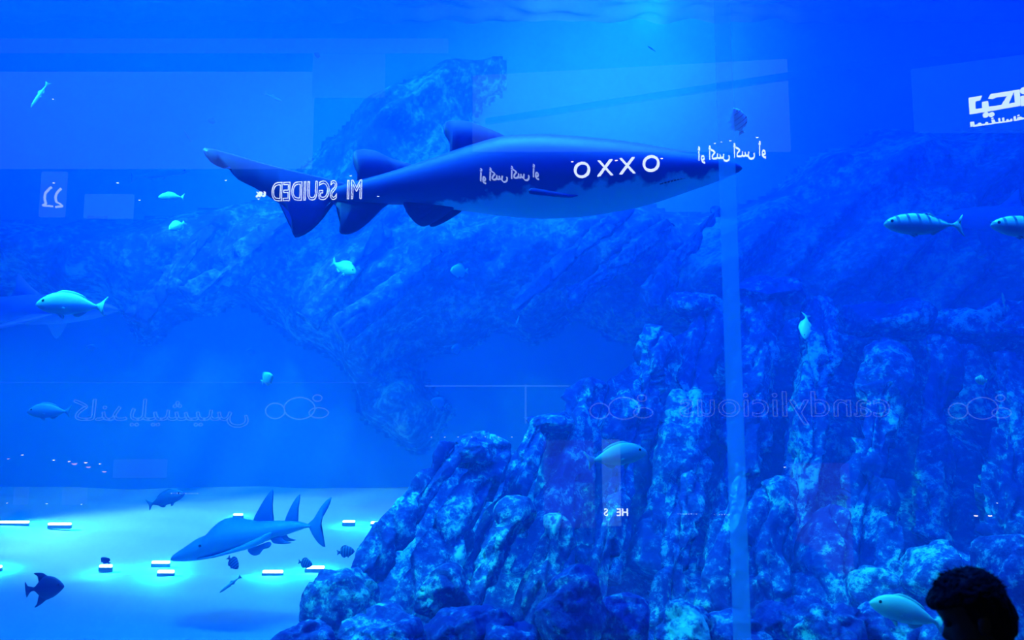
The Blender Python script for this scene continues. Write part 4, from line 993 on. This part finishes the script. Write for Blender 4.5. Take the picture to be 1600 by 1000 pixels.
pan('lit_post', (820, 600, 823, 662), 15, 15, G3, 'thin light tube reflected above the flat step of the outcrop', 'post')
pan('glow_band', (664, 602, 890, 604), 15, 15, G3, 'thin level glowing wall band reflected beside the thin light tube', 'light')  # band on the wall, its brightness put in as emission
pan('glow_band', (-20, 597, 580, 598.2), 15, 15, G2, 'long level glowing wall band reflected above the Arabic confectioner sign', 'light')
pan('poster_panel', (136, 914, 149, 941), 15, 15, G3, 'small pale lit panel reflected on the sand right of the dark diamond-shaped fish', 'panel')
pan('poster_panel', (96, 762, 130, 789), 15, 15, G2, 'dim wide lit panel reflected at the back of the sand', 'panel')
pan('poster_panel', (20, 762, 38, 789), 15, 15, G2, 'dim narrow lit panel reflected at the back of the sand near the left border', 'panel')
# handrail running up towards the upper right, darker than what is behind it
pan('banner_sign', (1430, 108, 1640, 205), 16.0, 15.2, glow('sign_backing', (0.03, 0.45, 1.0), 0.3), 'soft blue backing of the large Arabic sign', 'panel')
a, b = R(760, 190, 15.5), R(1640, 58, 11.4); bm = bmesh.new(); d = (b - a); d2 = d.normalized(); 
rot = Matrix((d2, d2.cross(Vector((0, 0, 1))).normalized(), d2.cross(d2.cross(Vector((0, 0, 1)))).normalized() * -1)).transposed()
add_box(bm, (0, 0, 0), (d.length, .1, .11), rot); o = link('handrail', bm, M_mdark, None, False); o.location = (a + b) / 2
tag(o, 'dark handrail reflected as a line climbing to the upper right', 'handrail')
# ceiling and shop downlights
E_warm = emis('lamp_warm', (1.0, 0.85, 0.75), 7); E_pink = emis('lamp_pink', (1.0, 0.55, 0.6), 2.5); E_cool = emis('lamp_cool', (.75, .9, 1), 5.5)
W, K, Q = E_warm, E_pink, E_cool
dots = [(83, 155, 1.5, Q, 'cool downlight beside the thin upright fish near the top left corner'), (84, 286, 1.8, Q, 'cool downlight just above the pair of curled letters'), (184, 286, 2.0, Q, 'cool downlight above the small bright shop window'), (353, 282, 1.8, Q, 'cool downlight under the tip of the shark tail'),
 (218, 313, 1.8, Q, 'cool downlight right of the small bright shop window'), (404, 311, 1.8, Q, 'cool downlight just under the two small letters beside the outlined capitals'), (548, 275, 1.8, Q, 'cool downlight above the first capitals of the outlined sign'), (591, 307, 2.0, Q, 'cool downlight on the shark body behind the second dorsal fin'),
 (894, 253, 2.0, W, 'warm downlight touching the last ring of the white four-letter sign'), (963, 251, 2.2, W, 'warm downlight between the two crosses of the white four-letter sign'), (1034, 248, 2.2, W, 'warm downlight touching the first ring of the white four-letter sign'),
 (1117, 224, 1.5, Q, 'outermost of the cool lamps above the small Arabic sign over the snout'), (1127, 222, 1.5, Q, 'second of the cool lamps above the small Arabic sign over the snout'), (1141, 220, 1.8, Q, 'wide cool lamp in the middle above the small Arabic sign over the snout'), (1183, 215, 2.2, Q, 'bright cool lamp above the last stroke of the Arabic sign over the snout'),
 (35, 711, 1.6, W, 'warm lamp at the left end of the lower row of lamps behind the sand'), (84, 719, 1.8, W, 'second warm lamp from the left in the lower row behind the sand'), (108, 721, 1.8, W, 'third warm lamp from the left in the lower row behind the sand'), (134, 723, 2.2, W, 'fourth and largest warm lamp in the lower row behind the sand'), (156, 725, 1.8, W, 'warm lamp at the right end of the lower row behind the sand'),
 (13, 717, 2.0, K, 'pinkish lamp closest to the left border'), (116, 725, 3.6, K, 'large pinkish lamp between the third and fourth warm lamps'), (138, 730, 3.0, K, 'pinkish lamp right under the largest warm lamp of the lower row'), (163, 737, 3, K, 'pinkish lamp lowest and rightmost of the lower row'),
 (11, 786, 1.3, Q, 'small cool lamp over the far sand at the left border'), (73, 787, 1.6, Q, 'small cool lamp over the far sand, middle one of three'), (127, 788, 1.3, Q, 'small cool lamp over the far sand, right one of three'), (690, 903, 1.8, W, 'single warm lamp reflected on the dark lower rocks'), (1226, 730, 1.8, Q, 'cool lamp at the top corner of the purple poster panel'),
 (1525, 806, 2.8, W, 'left one of the two warm lamps above the head of the person'), (1547, 806, 2.8, W, 'right one of the two warm lamps above the head of the person'), (1233, 788, 1.3, Q, 'tiny cool lamp on the left edge of the purple poster panel'), (1558, 786, 1.2, Q, 'tiny cool lamp above the right one of the two warm lamps')]
dots += [(674 + 21 * k, 683, 1.0, Q, 'tiny lamp in the widely spaced row above the sloping edge column') for k in range(8)] + [(268 + 4.5 * k, 771, .7, Q, 'tiny lamp in the close string right of the bluish fish over the sand') for k in range(10)]
dots += [(1060 + 4 * k, 803, .8, Q, 'tiny lamp in the close string left of the window joint') for k in range(8)] + [(1116 + 4 * k, 804, .8, Q, 'tiny lamp in the close string beside the window joint') for k in range(7)]
# each lamp: a short housing and a lit lens, one prototype copied
def lamp(proto_mat):
    r = bpy.data.objects.new('downlight', None); C.objects.link(r)
    bm = bmesh.new(); bmesh.ops.create_cone(bm, segments=20, radius1=1.15, radius2=1.0, depth=1.2, cap_ends=True)
    for v in bm.verts: v.co.z += 1.0
    link('housing', bm, M_mdark, r, False); link('lens', ball(.95, (0, 0, .25), (1, 1, .8), 14), proto_mat, r); return r
LP = {}
for (px, py, r_, mt, lab) in dots:
    if mt.name not in LP: LP[mt.name] = lamp(mt); o = LP[mt.name]
    else:
        src = LP[mt.name]; o = src.copy(); C.objects.link(o)
        for ch in src.children: c = ch.copy(); C.objects.link(c); c.parent = o
    q = r_ * S(15) * .8; o.location = R(px, py, 15 if py > 330 else 15.8); o.scale = (q * 1.5, q, q)
    tag(o, lab, 'lamp', {'lamp_warm': 'warm', 'lamp_pink': 'pink', 'lamp_cool': 'cool'}[mt.name] + (' downlights of the upper shopfronts' if py < 330 else ' downlights of the lower storey') if 'tiny lamp in' not in lab else lab.replace('tiny lamp', 'tiny lamps'))
